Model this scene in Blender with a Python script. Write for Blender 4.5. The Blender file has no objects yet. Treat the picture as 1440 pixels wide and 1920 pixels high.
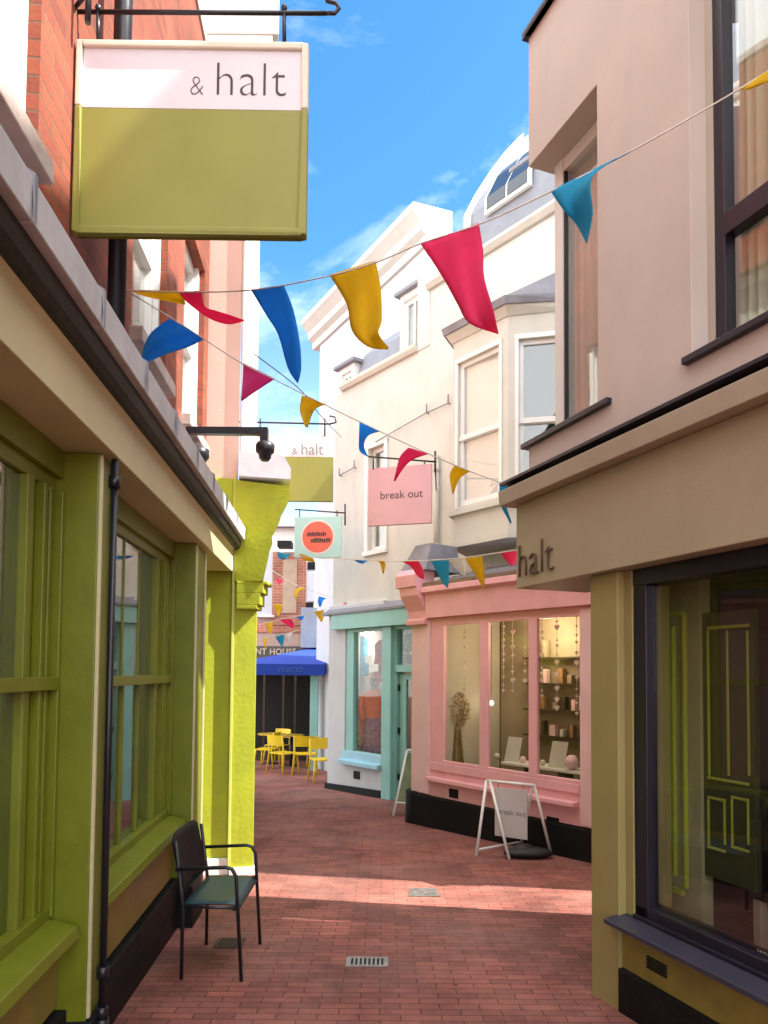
import bpy, bmesh, math, random
from mathutils import Vector, Matrix
random.seed(7)
scene = bpy.context.scene
# ------------------------------------------------------------------ camera
F = 1350.0; PITCH = math.atan(57/1350); ROLL = 0.008; EYE = Vector((0, 0, 1.65)); CY = 1205.0
cam_d = bpy.data.cameras.new("camera"); cam = bpy.data.objects.new("camera", cam_d)
scene.collection.objects.link(cam); scene.camera = cam
cam_d.sensor_fit = 'VERTICAL'; cam_d.sensor_height = 36; cam_d.sensor_width = 27
cam_d.lens = F/1920*36; cam_d.shift_y = (CY-960)/1920; cam_d.clip_end = 2000; cam_d.clip_start = .05
RM = Matrix.Rotation(math.pi/2+PITCH, 3, 'X') @ Matrix.Rotation(ROLL, 3, 'Z')
cam.matrix_world = Matrix.Translation(EYE) @ RM.to_4x4()
# ------------------------------------------------------------------ sky
SUN = Vector((.986, -.168, 0)).normalized()*math.cos(math.radians(49)) + Vector((0, 0, math.sin(math.radians(49))))
world = bpy.data.worlds.new("World"); scene.world = world; world.use_nodes = True
nt = world.node_tree; nt.nodes.clear()
out = nt.nodes.new('ShaderNodeOutputWorld'); bg = nt.nodes.new('ShaderNodeBackground')
sky = nt.nodes.new('ShaderNodeTexSky'); sky.sky_type = 'NISHITA'; sky.sun_disc = False
sky.sun_elevation = math.radians(49); sky.sun_rotation = math.atan2(SUN.x, SUN.y)
sky.air_density = 1.3; sky.dust_density = .6; sky.ozone_density = 3.0
tc = nt.nodes.new('ShaderNodeTexCoord'); mp = nt.nodes.new('ShaderNodeMapping')
mp.inputs['Scale'].default_value = (2.2, 1.5, 5.0); mp.inputs['Rotation'].default_value = (.3, .5, .4)
nz = nt.nodes.new('ShaderNodeTexNoise'); nz.inputs['Scale'].default_value = 1.5; nz.inputs['Detail'].default_value = 9
nz.inputs['Roughness'].default_value = .62; nz.inputs['Distortion'].default_value = .5
rp = nt.nodes.new('ShaderNodeValToRGB'); rp.color_ramp.elements[0].position = .45; rp.color_ramp.elements[1].position = .80
rp.color_ramp.elements[1].color = (.62, .62, .62, 1)
mx = nt.nodes.new('ShaderNodeMix'); mx.data_type = 'RGBA'
mx.inputs[7].default_value = (5.6, 6.1, 6.8, 1)
sepw = nt.nodes.new('ShaderNodeSeparateXYZ'); mrw = nt.nodes.new('ShaderNodeMapRange')
mrw.inputs['From Min'].default_value = .50; mrw.inputs['From Max'].default_value = .15; mrw.inputs['To Min'].default_value = 0; mrw.inputs['To Max'].default_value = .30
mxa = nt.nodes.new('ShaderNodeMath'); mxa.operation = 'ADD'; mxa.use_clamp = True
nt.links.new(tc.outputs['Generated'], mp.inputs[0]); nt.links.new(mp.outputs[0], nz.inputs[0])
nt.links.new(tc.outputs['Generated'], sepw.inputs[0]); nt.links.new(sepw.outputs['Z'], mrw.inputs['Value'])
nt.links.new(nz.outputs[0], rp.inputs[0]); nt.links.new(rp.outputs[0], mxa.inputs[0]); nt.links.new(mrw.outputs[0], mxa.inputs[1])
nt.links.new(mxa.outputs[0], mx.inputs[0])
hs = nt.nodes.new('ShaderNodeHueSaturation'); hs.inputs['Hue'].default_value = .497; hs.inputs['Saturation'].default_value = 1.32; hs.inputs['Value'].default_value = .78
nt.links.new(sky.outputs[0], hs.inputs['Color']); nt.links.new(hs.outputs[0], mx.inputs[6])
# bright cloud bank added overhead and behind the camera, unseen, to fill the shade
n2 = nt.nodes.new('ShaderNodeTexNoise'); n2.inputs['Scale'].default_value = 2.6; n2.inputs['Detail'].default_value = 8
mm1 = nt.nodes.new('ShaderNodeMath'); mm1.operation = 'MULTIPLY_ADD'; mm1.inputs[1].default_value = .5
mrc = nt.nodes.new('ShaderNodeMapRange'); mrc.interpolation_type = 'SMOOTHSTEP'
mrc.inputs['From Min'].default_value = .72; mrc.inputs['From Max'].default_value = .50; mrc.inputs['To Min'].default_value = 0; mrc.inputs['To Max'].default_value = 1
mx2 = nt.nodes.new('ShaderNodeMix'); mx2.data_type = 'RGBA'; mx2.inputs[7].default_value = (9.0, 9.25, 9.4, 1)
nt.links.new(tc.outputs['Generated'], n2.inputs[0]); nt.links.new(n2.outputs[0], mm1.inputs[0]); nt.links.new(sepw.outputs['Y'], mm1.inputs[2])
nt.links.new(mm1.outputs[0], mrc.inputs['Value']); nt.links.new(mrc.outputs[0], mx2.inputs[0]); nt.links.new(mx.outputs[2], mx2.inputs[6])
nt.links.new(mx2.outputs[2], bg.inputs[0]); bg.inputs[1].default_value = .15
nt.links.new(bg.outputs[0], out.inputs[0])
sd = bpy.data.lights.new("sun", 'SUN'); sd.energy = 4.8; sd.angle = math.radians(.5); sd.color = (1, .94, .84)
so = bpy.data.objects.new("sun", sd); scene.collection.objects.link(so)
so.rotation_euler = SUN.to_track_quat('Z', 'Y').to_euler(); so.location = (8, -3, 15)
scene.view_settings.view_transform = 'Standard'; scene.view_settings.look = 'None'
scene.view_settings.exposure = 1.42; scene.view_settings.gamma = 1
scene.cycles.max_bounces = 8; scene.cycles.transparent_max_bounces = 16

# ------------------------------------------------------------------ helpers
def ray(px, py):
    return RM @ Vector(((px-720)/F, -(py-CY)/F, -1))
def at(px, py, Y):
    r = ray(px, py); return EYE + r*(Y/r.y)
SL = -.035
def gz(x, y):
    return SL*max(-4, min(y, 22))
def ground_at(px, py):
    r = ray(px, py); t = -1.65/(r.z - SL*r.y); return EYE + r*t
def catmull0(pts, n=6):
    out_ = []
    for i in range(len(pts)-1):
        p0, p1, p2, p3 = pts[max(i-1, 0)], pts[i], pts[i+1], pts[min(i+2, len(pts)-1)]
        for j_ in range(n):
            t_ = j_/n; out_.append(.5*((2*p1)+(p2-p0)*t_+(2*p0-5*p1+4*p2-p3)*t_*t_+(3*p1-p0-3*p2+p3)*t_**3))
    return out_+[pts[-1]]
class Fr:                     # a wall frame: s along the wall (away from the camera), o out of the wall to the street
    def __init__(s, x0, y0, ux, uy, left):
        s.o = Vector((x0, y0, 0)); s.u = Vector((ux, uy, 0)).normalized()
        s.n = Vector((s.u.y, -s.u.x, 0)) if left else Vector((-s.u.y, s.u.x, 0))
    def P(s, a, o, z): return s.o + s.u*a + s.n*o + Vector((0, 0, z))
    def hit(s, px, py, o=0):
        r = ray(px, py); q = s.o + s.n*o
        t = (q-EYE).dot(s.n)/r.dot(s.n); w = EYE + r*t
        return (w-s.o).dot(s.u), w.z
    def S(s, px, o=0, py=1262): return s.hit(px, py, o)[0]
    def Z(s, px, py, o=0): return s.hit(px, py, o)[1]
WORLD = Fr(0, 0, 0, 1, False); WORLD.u = Vector((1, 0, 0)); WORLD.n = Vector((0, 1, 0))   # plain x, y, z axes
class M:
    def __init__(s, fr=WORLD): s.v = []; s.f = []; s.fr = fr; s.sm = []
    def add(s, vs, fs, sm=False):
        b = len(s.v); s.v += [Vector(v) for v in vs]; s.f += [tuple(b+i for i in f) for f in fs]; s.sm += [sm]*len(fs)
        return s
    def box(s, s0, s1, o0, o1, z0, z1):
        P = s.fr.P
        return s.add([P(a, o, z) for z in (z0, z1) for o in (o0, o1) for a in (s0, s1)],
                     [(0, 1, 3, 2), (4, 6, 7, 5), (0, 4, 5, 1), (2, 3, 7, 6), (0, 2, 6, 4), (1, 5, 7, 3)])
    def prism(s, prof, s0, s1):          # prof: [(o, z)] extruded along s
        P = s.fr.P; n = len(prof)
        vs = [P(s0, o, z) for o, z in prof] + [P(s1, o, z) for o, z in prof]
        fs = [tuple(range(n)), tuple(range(2*n-1, n-1, -1))] + [(i, (i+1) % n, n+(i+1) % n, n+i) for i in range(n)]
        return s.add(vs, fs)
    def plate(s, poly, o0, o1):          # poly: [(s, z)] extruded along o
        P = s.fr.P; n = len(poly)
        vs = [P(a, o0, z) for a, z in poly] + [P(a, o1, z) for a, z in poly]
        fs = [tuple(range(n)), tuple(range(2*n-1, n-1, -1))] + [(i, (i+1) % n, n+(i+1) % n, n+i) for i in range(n)]
        return s.add(vs, fs)
    def slab(s, poly, z0, z1):           # poly: world [(x, y)]
        n = len(poly); vs = [(x, y, z0) for x, y in poly] + [(x, y, z1) for x, y in poly]
        fs = [tuple(range(n)), tuple(range(2*n-1, n-1, -1))] + [(i, (i+1) % n, n+(i+1) % n, n+i) for i in range(n)]
        return s.add(vs, fs)
    def tube(s, pts, r, seg=8, closed=False):
        pts = [Vector(p) for p in pts]; n = len(pts); rings = []
        rr = r if isinstance(r, (list, tuple)) else [r]*n
        up = None
        for i, p in enumerate(pts):
            a = pts[max(i-1, 0)] if not closed else pts[i-1]; b = pts[min(i+1, n-1)] if not closed else pts[(i+1) % n]
            t = (b-a).normalized()
            if up is None:
                up = Vector((0, 0, 1)) if abs(t.z) < .9 else Vector((1, 0, 0))
            x = t.cross(up).normalized(); y = x.cross(t).normalized(); up = y
            rings.append([p + (x*math.cos(k*2*math.pi/seg) + y*math.sin(k*2*math.pi/seg))*rr[i] for k in range(seg)])
        vs = [v for g in rings for v in g]; fs = []
        m = n if closed else n-1
        for i in range(m):
            j = (i+1) % n
            for k in range(seg): fs.append((i*seg+k, i*seg+(k+1) % seg, j*seg+(k+1) % seg, j*seg+k))
        s.add(vs, fs, True)
        if not closed:
            s.add(rings[0], [tuple(range(seg-1, -1, -1))]); s.add(rings[-1], [tuple(range(seg))])
        return s
    def lathe(s, c, prof, seg=16, axis='Z'):   # prof: [(r, h)]
        c = Vector(c); vs = []
        for r, h in prof:
            for k in range(seg):
                a = k*2*math.pi/seg
                d = Vector((r*math.cos(a), r*math.sin(a), h))
                if axis == 'Y': d = Vector((d.x, d.z, d.y))
                vs.append(c+d)
        fs = [(i*seg+k, i*seg+(k+1) % seg, (i+1)*seg+(k+1) % seg, (i+1)*seg+k) for i in range(len(prof)-1) for k in range(seg)]
        n = len(prof)
        s.add(vs, fs, True)
        s.add(vs[:seg], [tuple(range(seg-1, -1, -1))]); s.add(vs[(n-1)*seg:], [tuple(range(seg))])
        return s
    def wall(s, s0, s1, z0, z1, of, ob, holes):   # a wall slab with openings (a, b, c, d) = s range, z range
        A = sorted({s0, s1} | {h for q in holes for h in q[:2] if s0 < h < s1})
        Zs = sorted({z0, z1} | {h for q in holes for h in q[2:] if z0 < h < z1})
        def solid(i, j):
            if i < 0 or j < 0 or i >= len(A)-1 or j >= len(Zs)-1: return False
            a = (A[i]+A[i+1])/2; z = (Zs[j]+Zs[j+1])/2
            return not any(q[0] < a < q[1] and q[2] < z < q[3] for q in holes)
        P = s.fr.P
        for i in range(len(A)-1):
            for j in range(len(Zs)-1):
                if not solid(i, j): continue
                a, b, c, d = A[i], A[i+1], Zs[j], Zs[j+1]
                s.add([P(a, of, c), P(b, of, c), P(b, of, d), P(a, of, d)], [(0, 1, 2, 3)])
                s.add([P(a, ob, c), P(b, ob, c), P(b, ob, d), P(a, ob, d)], [(3, 2, 1, 0)])
                if not solid(i-1, j): s.add([P(a, of, c), P(a, ob, c), P(a, ob, d), P(a, of, d)], [(0, 1, 2, 3)])
                if not solid(i+1, j): s.add([P(b, of, c), P(b, ob, c), P(b, ob, d), P(b, of, d)], [(3, 2, 1, 0)])
                if not solid(i, j-1): s.add([P(a, of, c), P(b, of, c), P(b, ob, c), P(a, ob, c)], [(0, 1, 2, 3)])
                if not solid(i, j+1): s.add([P(a, of, d), P(b, of, d), P(b, ob, d), P(a, ob, d)], [(3, 2, 1, 0)])
        return s
    def build(s, name, mat, parent=None, bevel=0, weld=True, label=None, recalc=True):
        root = Vector((0, 0, 0)); q = parent
        if parent is not None: root = parent['_o'] if '_o' in parent.keys() else parent.matrix_world.translation; root = Vector(root)
        me = bpy.data.meshes.new(name); me.from_pydata([tuple(v-root) for v in s.v], [], s.f)
        bm = bmesh.new(); bm.from_mesh(me)
        for f, k in zip(bm.faces, s.sm): f.smooth = k
        if weld: bmesh.ops.remove_doubles(bm, verts=bm.verts, dist=.0002)
        if recalc: bmesh.ops.recalc_face_normals(bm, faces=bm.faces)
        uv = bm.loops.layers.uv.new('uv'); u, n = s.fr.u, s.fr.n
        for f in bm.faces:
            a, b, c = abs(f.normal.dot(u)), abs(f.normal.dot(n)), abs(f.normal.z)
            for l in f.loops:
                w = l.vert.co+root-s.fr.o; su, sn, sz = w.dot(u), w.dot(n), w.z
                l[uv].uv = (su, sz) if b >= a and b >= c else ((sn, sz) if a >= c else (su, sn))
        bm.to_mesh(me); bm.free(); me.materials.append(mat)
        o = bpy.data.objects.new(name, me); scene.collection.objects.link(o)
        if parent is not None: o.parent = parent; o['_o'] = tuple(root)
        if bevel:
            m = o.modifiers.new('bevel', 'BEVEL'); m.width = bevel; m.segments = 2; m.limit_method = 'ANGLE'; m.angle_limit = .7
            m.harden_normals = False
        if label: o['label'] = label
        return o
def curtain(fr, s0, s1, o, z0, z1, mt, parent, name='curtain', folds=9, amp=.018):
    m = M(fr); n = folds*8; vs = []
    for i in range(n+1):
        t = i/n; w = amp*math.sin(t*folds*2*math.pi+.6*math.sin(t*9))
        vs += [fr.P(s0+(s1-s0)*t, o+w, z0), fr.P(s0+(s1-s0)*t, o+w*.8, z1), fr.P(s0+(s1-s0)*t, o+w-.004, z0), fr.P(s0+(s1-s0)*t, o+w*.8-.004, z1)]
    for i in range(n):
        b = 4*i; m.add([], []); m.f += [(b, b+4, b+5, b+1), (b+3, b+7, b+6, b+2)]; m.sm += [True, True]
    m.v = [Vector(v) for v in vs]
    return m.build(name, mt, parent, weld=False, recalc=False)
def thing(name, loc, label, cat, group=None):
    o = bpy.data.objects.new(name, None); scene.collection.objects.link(o); o.location = loc; o.empty_display_size = .2
    o['_o'] = tuple(loc); o['label'] = label; o['category'] = cat
    if group: o['group'] = group
    return o
def tag(o, label, cat, group=None):
    o['label'] = label; o['category'] = cat
    if group: o['group'] = group
    return o
def copy_tree(o, parent=None):
    c = o.copy(); scene.collection.objects.link(c)
    if parent is not None: c.parent = parent
    for ch in [k for k in bpy.data.objects if k.parent == o]: copy_tree(ch, c)
    return c
def text(body, size, P0, ux, uz, mat, parent, name='lettering', offset=0, depth=.002, spacing=1.0, cx='LEFT', sx=1.0, label=None):
    cu = bpy.data.curves.new(name, 'FONT'); cu.body = body; cu.size = size; cu.extrude = depth; cu.offset = offset; cu.space_character = spacing
    cu.align_x = cx; to = bpy.data.objects.new('tmp', cu); scene.collection.objects.link(to)
    bpy.context.view_layer.update()
    me = bpy.data.meshes.new_from_object(to.evaluated_get(bpy.context.evaluated_depsgraph_get()))
    bpy.data.objects.remove(to); bpy.data.curves.remove(cu)
    ux = Vector(ux).normalized(); uz = Vector(uz).normalized(); un = ux.cross(uz)
    root = Vector(parent['_o'])
    for v in me.vertices:
        v.co = Vector(P0) + ux*v.co.x*sx + uz*v.co.y + un*v.co.z - root
    me.materials.clear(); me.materials.append(mat)
    o = bpy.data.objects.new(name, me); scene.collection.objects.link(o); o.parent = parent; o['_o'] = tuple(root)
    if label: o['label'] = label
    return o
# ------------------------------------------------------------------ materials
def srgb(r, g, b):
    f = lambda c: (c/255/12.92) if c/255 <= .04045 else ((c/255+.055)/1.055)**2.4
    return (f(r), f(g), f(b))
def mat(name, col, rough=.6, bump=.15, bscale=40, var=.12, vscale=3, metal=0, spec=.5, dirt=0, stretch=(1, 1, 1), col2=None, trans=0, coat=0):
    m = bpy.data.materials.new(name); m.use_nodes = True; t = m.node_tree; N = t.nodes; L = t.links
    b = N['Principled BSDF']; b.inputs['Roughness'].default_value = rough; b.inputs['Metallic'].default_value = metal
    b.inputs['Specular IOR Level'].default_value = spec; b.inputs['Coat Weight'].default_value = coat
    g = N.new('ShaderNodeNewGeometry'); mpn = N.new('ShaderNodeMapping'); mpn.inputs['Scale'].default_value = stretch
    L.new(g.outputs['Position'], mpn.inputs[0])
    n1 = N.new('ShaderNodeTexNoise'); n1.inputs['Scale'].default_value = vscale; n1.inputs['Detail'].default_value = 6; n1.inputs['Roughness'].default_value = .6
    L.new(mpn.outputs[0], n1.inputs[0])
    r = N.new('ShaderNodeValToRGB'); r.color_ramp.elements[0].position = .3; r.color_ramp.elements[1].position = .7
    c2 = col2 if col2 else tuple(c*(1-2*var) for c in col)
    r.color_ramp.elements[0].color = (*c2, 1); r.color_ramp.elements[1].color = (*[min(1, c*(1+var*.5)) for c in col], 1)
    L.new(n1.outputs[0], r.inputs[0]); last = r.outputs[0]
    if dirt:
        n3 = N.new('ShaderNodeTexNoise'); n3.inputs['Scale'].default_value = 2.2; n3.inputs['Detail'].default_value = 10; n3.inputs['Roughness'].default_value = .7
        mp3 = N.new('ShaderNodeMapping'); mp3.inputs['Scale'].default_value = (2.5, 2.5, .5); L.new(g.outputs['Position'], mp3.inputs[0]); L.new(mp3.outputs[0], n3.inputs[0])
        r3 = N.new('ShaderNodeValToRGB'); r3.color_ramp.elements[0].position = .52; r3.color_ramp.elements[1].position = .75
        mm = N.new('ShaderNodeMath'); mm.operation = 'MULTIPLY'; mm.inputs[1].default_value = dirt
        L.new(n3.outputs[0], r3.inputs[0]); L.new(r3.outputs[0], mm.inputs[0])
        x = N.new('ShaderNodeMix'); x.data_type = 'RGBA'; x.inputs[7].default_value = (*[c*.45+.01 for c in col], 1)
        L.new(mm.outputs[0], x.inputs[0]); L.new(last, x.inputs[6]); last = x.outputs[2]
    L.new(last, b.inputs['Base Color'])
    if bump:
        n2 = N.new('ShaderNodeTexNoise'); n2.inputs['Scale'].default_value = bscale; n2.inputs['Detail'].default_value = 8
        L.new(mpn.outputs[0], n2.inputs[0]); bp = N.new('ShaderNodeBump'); bp.inputs['Strength'].default_value = bump; bp.inputs['Distance'].default_value = .01
        L.new(n2.outputs[0], bp.inputs['Height']); L.new(bp.outputs[0], b.inputs['Normal'])
        rr = N.new('ShaderNodeMapRange'); rr.inputs['To Min'].default_value = rough*.75; rr.inputs['To Max'].default_value = min(1, rough*1.25)
        L.new(n1.outputs[0], rr.inputs['Value']); L.new(rr.outputs[0], b.inputs['Roughness'])
    if trans:
        tr = N.new('ShaderNodeBsdfTranslucent'); ms = N.new('ShaderNodeMixShader'); ms.inputs[0].default_value = trans
        L.new(last, tr.inputs[0]); L.new(b.outputs[0], ms.inputs[1]); L.new(tr.outputs[0], ms.inputs[2]); L.new(ms.outputs[0], N['Material Output'].inputs[0])
    return m
def brickmat(name, c1, c2, mortar, bw=.225, bh=.075, ms=.012, rough=.85, bump=.6, var=.35, wear=None, offset=.5):
    m = bpy.data.materials.new(name); m.use_nodes = True; t = m.node_tree; N = t.nodes; L = t.links; b = N['Principled BSDF']
    b.inputs['Roughness'].default_value = rough; b.inputs['Specular IOR Level'].default_value = .3
    uv = N.new('ShaderNodeUVMap'); uv.uv_map = 'uv'
    # slight warp so that the joints are not ruled lines
    wn = N.new('ShaderNodeTexNoise'); wn.inputs['Scale'].default_value = 9; L.new(uv.outputs[0], wn.inputs[0])
    ws = N.new('ShaderNodeVectorMath'); ws.operation = 'SCALE'; ws.inputs['Scale'].default_value = .012; L.new(wn.outputs['Color'], ws.inputs[0])
    wa = N.new('ShaderNodeVectorMath'); wa.operation = 'ADD'; L.new(uv.outputs[0], wa.inputs[0]); L.new(ws.outputs[0], wa.inputs[1])
    br = N.new('ShaderNodeTexBrick'); L.new(wa.outputs[0], br.inputs[0]); br.inputs['Scale'].default_value = 1
    br.inputs['Brick Width'].default_value = bw; br.inputs['Row Height'].default_value = bh; br.inputs['Mortar Size'].default_value = ms/2
    br.inputs['Mortar Smooth'].default_value = .3; br.offset = offset
    br.inputs['Color1'].default_value = (*c1, 1); br.inputs['Color2'].default_value = (*c2, 1); br.inputs['Mortar'].default_value = (*mortar, 1)
    n = N.new('ShaderNodeTexNoise'); n.inputs['Scale'].default_value = 1.3; n.inputs['Detail'].default_value = 8; L.new(uv.outputs[0], n.inputs[0])
    mr = N.new('ShaderNodeMapRange'); mr.inputs['From Min'].default_value = .3; mr.inputs['From Max'].default_value = .7; mr.inputs['To Min'].default_value = 1-var; mr.inputs['To Max'].default_value = 1+var*.6
    L.new(n.outputs[0], mr.inputs['Value'])
    n4 = N.new('ShaderNodeTexNoise'); n4.inputs['Scale'].default_value = 60; n4.inputs['Detail'].default_value = 4; L.new(uv.outputs[0], n4.inputs[0])
    mr4 = N.new('ShaderNodeMapRange'); mr4.inputs['To Min'].default_value = .7; mr4.inputs['To Max'].default_value = 1.3; L.new(n4.outputs[0], mr4.inputs['Value'])
    mu = N.new('ShaderNodeMath'); mu.operation = 'MULTIPLY'; L.new(mr.outputs[0], mu.inputs[0]); L.new(mr4.outputs[0], mu.inputs[1])
    v = N.new('ShaderNodeVectorMath'); v.operation = 'SCALE'; L.new(br.outputs['Color'], v.inputs[0]); L.new(mu.outputs[0], v.inputs['Scale'])
    last = v.outputs[0]
    if wear:
        n5 = N.new('ShaderNodeTexNoise'); n5.inputs['Scale'].default_value = .55; n5.inputs['Detail'].default_value = 10; n5.inputs['Roughness'].default_value = .65; L.new(uv.outputs[0], n5.inputs[0])
        r5 = N.new('ShaderNodeValToRGB'); r5.color_ramp.elements[0].position = .42; r5.color_ramp.elements[1].position = .66; L.new(n5.outputs[0], r5.inputs[0])
        x = N.new('ShaderNodeMix'); x.data_type = 'RGBA'; x.inputs[7].default_value = (*wear, 1)
        mm = N.new('ShaderNodeMath'); mm.operation = 'MULTIPLY'; mm.inputs[1].default_value = .55; L.new(r5.outputs[0], mm.inputs[0]); L.new(mm.outputs[0], x.inputs[0])
        L.new(last, x.inputs[6]); last = x.outputs[2]
    if wear:
        vo = N.new('ShaderNodeTexVoronoi'); vo.inputs['Scale'].default_value = 2.6; L.new(uv.outputs[0], vo.inputs[0])
        rv = N.new('ShaderNodeValToRGB'); rv.color_ramp.elements[0].position = .035; rv.color_ramp.elements[1].position = .05
        rv.color_ramp.elements[0].color = (.35, .35, .35, 1); rv.color_ramp.elements[1].color = (1, 1, 1, 1); L.new(vo.outputs['Distance'], rv.inputs[0])
        n7 = N.new('ShaderNodeTexNoise'); n7.inputs['Scale'].default_value = 3.5; n7.inputs['Detail'].default_value = 12; n7.inputs['Roughness'].default_value = .75; L.new(uv.outputs[0], n7.inputs[0])
        r7 = N.new('ShaderNodeValToRGB'); r7.color_ramp.elements[0].position = .38; r7.color_ramp.elements[1].position = .55; r7.color_ramp.elements[0].color = (.74, .70, .70, 1); r7.color_ramp.elements[1].color = (1, 1, 1, 1); L.new(n7.outputs[0], r7.inputs[0])
        xa_ = N.new('ShaderNodeMix'); xa_.data_type = 'RGBA'; xa_.blend_type = 'MULTIPLY'; xa_.inputs[0].default_value = 1; L.new(last, xa_.inputs[6]); L.new(rv.outputs[0], xa_.inputs[7])
        xb_ = N.new('ShaderNodeMix'); xb_.data_type = 'RGBA'; xb_.blend_type = 'MULTIPLY'; xb_.inputs[0].default_value = 1; L.new(xa_.outputs[2], xb_.inputs[6]); L.new(r7.outputs[0], xb_.inputs[7]); last = xb_.outputs[2]
    L.new(last, b.inputs['Base Color'])
    ad = N.new('ShaderNodeMath'); ad.operation = 'MULTIPLY_ADD'; ad.inputs[1].default_value = .25; L.new(n4.outputs[0], ad.inputs[0])
    inv = N.new('ShaderNodeMath'); inv.operation = 'SUBTRACT'; inv.inputs[0].default_value = 1; L.new(br.outputs['Fac'], inv.inputs[1]); L.new(inv.outputs[0], ad.inputs[2])
    bp = N.new('ShaderNodeBump'); bp.inputs['Strength'].default_value = bump; bp.inputs['Distance'].default_value = .006; L.new(ad.outputs[0], bp.inputs['Height']); L.new(bp.outputs[0], b.inputs['Normal'])
    return m
def glassmat(name, ior=1.9, tint=(.9, .93, .9), rough=.0, wob=.01):
    m = bpy.data.materials.new(name); m.use_nodes = True; t = m.node_tree; N = t.nodes; L = t.links; N.clear()
    o = N.new('ShaderNodeOutputMaterial'); lw = N.new('ShaderNodeLayerWeight'); lw.inputs[0].default_value = .5
    p5 = N.new('ShaderNodeMath'); p5.operation = 'POWER'; p5.inputs[1].default_value = 4.2; L.new(lw.outputs['Facing'], p5.inputs[0])
    r0 = ((ior-1)/(ior+1))**2; fr = N.new('ShaderNodeMath'); fr.operation = 'MULTIPLY_ADD'; fr.inputs[1].default_value = 1-r0; fr.inputs[2].default_value = r0; L.new(p5.outputs[0], fr.inputs[0])
    tr = N.new('ShaderNodeBsdfTransparent'); tr.inputs[0].default_value = (*tint, 1); gl = N.new('ShaderNodeBsdfGlossy'); gl.inputs['Roughness'].default_value = rough
    ms = N.new('ShaderNodeMixShader'); L.new(fr.outputs[0], ms.inputs[0]); L.new(tr.outputs[0], ms.inputs[1]); L.new(gl.outputs[0], ms.inputs[2]); L.new(ms.outputs[0], o.inputs[0])
    n = N.new('ShaderNodeTexNoise'); n.inputs['Scale'].default_value = 2.0; g = N.new('ShaderNodeNewGeometry'); L.new(g.outputs['Position'], n.inputs[0])
    bp = N.new('ShaderNodeBump'); bp.inputs['Strength'].default_value = wob; bp.inputs['Distance'].default_value = .05; L.new(n.outputs[0], bp.inputs['Height']); L.new(bp.outputs[0], gl.inputs['Normal'])
    return m
def emit(name, col, s):
    m = bpy.data.materials.new(name); m.use_nodes = True; b = m.node_tree.nodes['Principled BSDF']
    b.inputs['Base Color'].default_value = (*col, 1); b.inputs['Emission Color'].default_value = (*col, 1); b.inputs['Emission Strength'].default_value = s
    return m
GREEN = mat('green_paint', (.165, .185, .008), .42, .2, 22, .12, 4, dirt=.35)
GREENW = mat('green_render', (.38, .42, .015), .7, .35, 25, .12, 2.5, dirt=.25)
GREENSIGN = mat('green_sign_paint', (.25, .25, .045), .5, .03, 60, .06, 3)
FASCIA = mat('olive_fascia_paint', (.58, .52, .29), .5, .12, 30, .08, 2, dirt=.25)
PANEL = mat('olive_gold_paint', (.26, .19, .04), .45, .15, 25, .15, 5, dirt=.4)
BLACKP = mat('black_plinth_paint', (.007, .007, .009), .6, .4, 25, .3, 6, dirt=0, spec=.25)
BLACKM = mat('black_metal', (.012, .012, .018), .35, .05, 60, .1, 5)
LEAD = mat('lead_flashing', (.55, .55, .57), .55, .2, 20, .12, 5, metal=0, dirt=.4)
LEADD = mat('slate_grey_lead', (.25, .25, .29), .6, .3, 20, .15, 4, dirt=.3)
GUTTERSHADE = mat('gutter_shade_dark', (.014, .012, .010), .6, .3, 30, .2, 5)
WHITE = mat('white_gloss_paint', (.78, .78, .76), .35, .06, 40, .04, 4)
WRENDER = mat('white_render', (.62, .615, .575), .8, .25, 30, .06, 1.6, dirt=.28)
WCOOL = mat('cool_white_render', (.60, .62, .66), .8, .25, 30, .06, 1.6, dirt=.25)
CREAM = mat('cream_stucco', (.60, .585, .53), .75, .2, 30, .06, 2, dirt=.15)
SALMON = mat('salmon_render', (.74, .50, .41), .8, .2, 30, .05, 2, dirt=.05)
TAUPE = mat('taupe_render', (.53, .455, .405), .85, .12, 120, .06, 1.4, dirt=.16)
TAUPEF = mat('taupe_fascia_paint', (.38, .315, .205), .5, .12, 60, .06, 1.5, dirt=.1)
OLIVEP = mat('olive_pilaster_paint', (.32, .26, .10), .45, .1, 40, .06, 3)
SILLC = mat('navy_sill', (.038, .037, .062), .4, .05, 60, .1, 4)
NAVYF = mat('navy_metal_frame', (.014, .011, .022), .35, .05, 60, .1, 4)
PINK = mat('pink_paint', (.86, .45, .50), .45, .1, 30, .06, 3, dirt=.15)
PINKL = mat('pale_pink_paint', (.82, .55, .58), .5, .1, 30, .05, 3)
PINKSIGN = mat('pink_sign_paint', (.66, .37, .41), .5, .05, 30, .04, 3)
TEAL = mat('teal_paint', (.27, .56, .53), .45, .1, 30, .07, 3, dirt=.15)
SKYB = mat('pale_blue_paint', (.33, .60, .74), .45, .1, 30, .05, 3)
TEALSIGN = mat('aqua_sign_paint', (.45, .76, .76), .5, .05, 30, .03, 3)
CORAL = mat('coral_paint', (.85, .16, .11), .5, .05, 30, .03, 3)
INK = mat('dark_lettering', (.05, .03, .05), .6, 0, 30, .05, 3)
LTR = mat('brown_lettering', (.10, .065, .04), .5, 0, 30, .05, 3)
LTRW = mat('pale_lettering', (.62, .60, .54), .5, 0, 30, .05, 3)
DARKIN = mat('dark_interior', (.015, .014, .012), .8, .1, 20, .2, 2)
DARKW = mat('dark_wood', (.05, .03, .018), .6, .2, 20, .2, 4, stretch=(1, 1, 6))
BEIGEIN = mat('beige_interior', (.34, .27, .19), .8, .1, 20, .12, 2)
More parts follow.
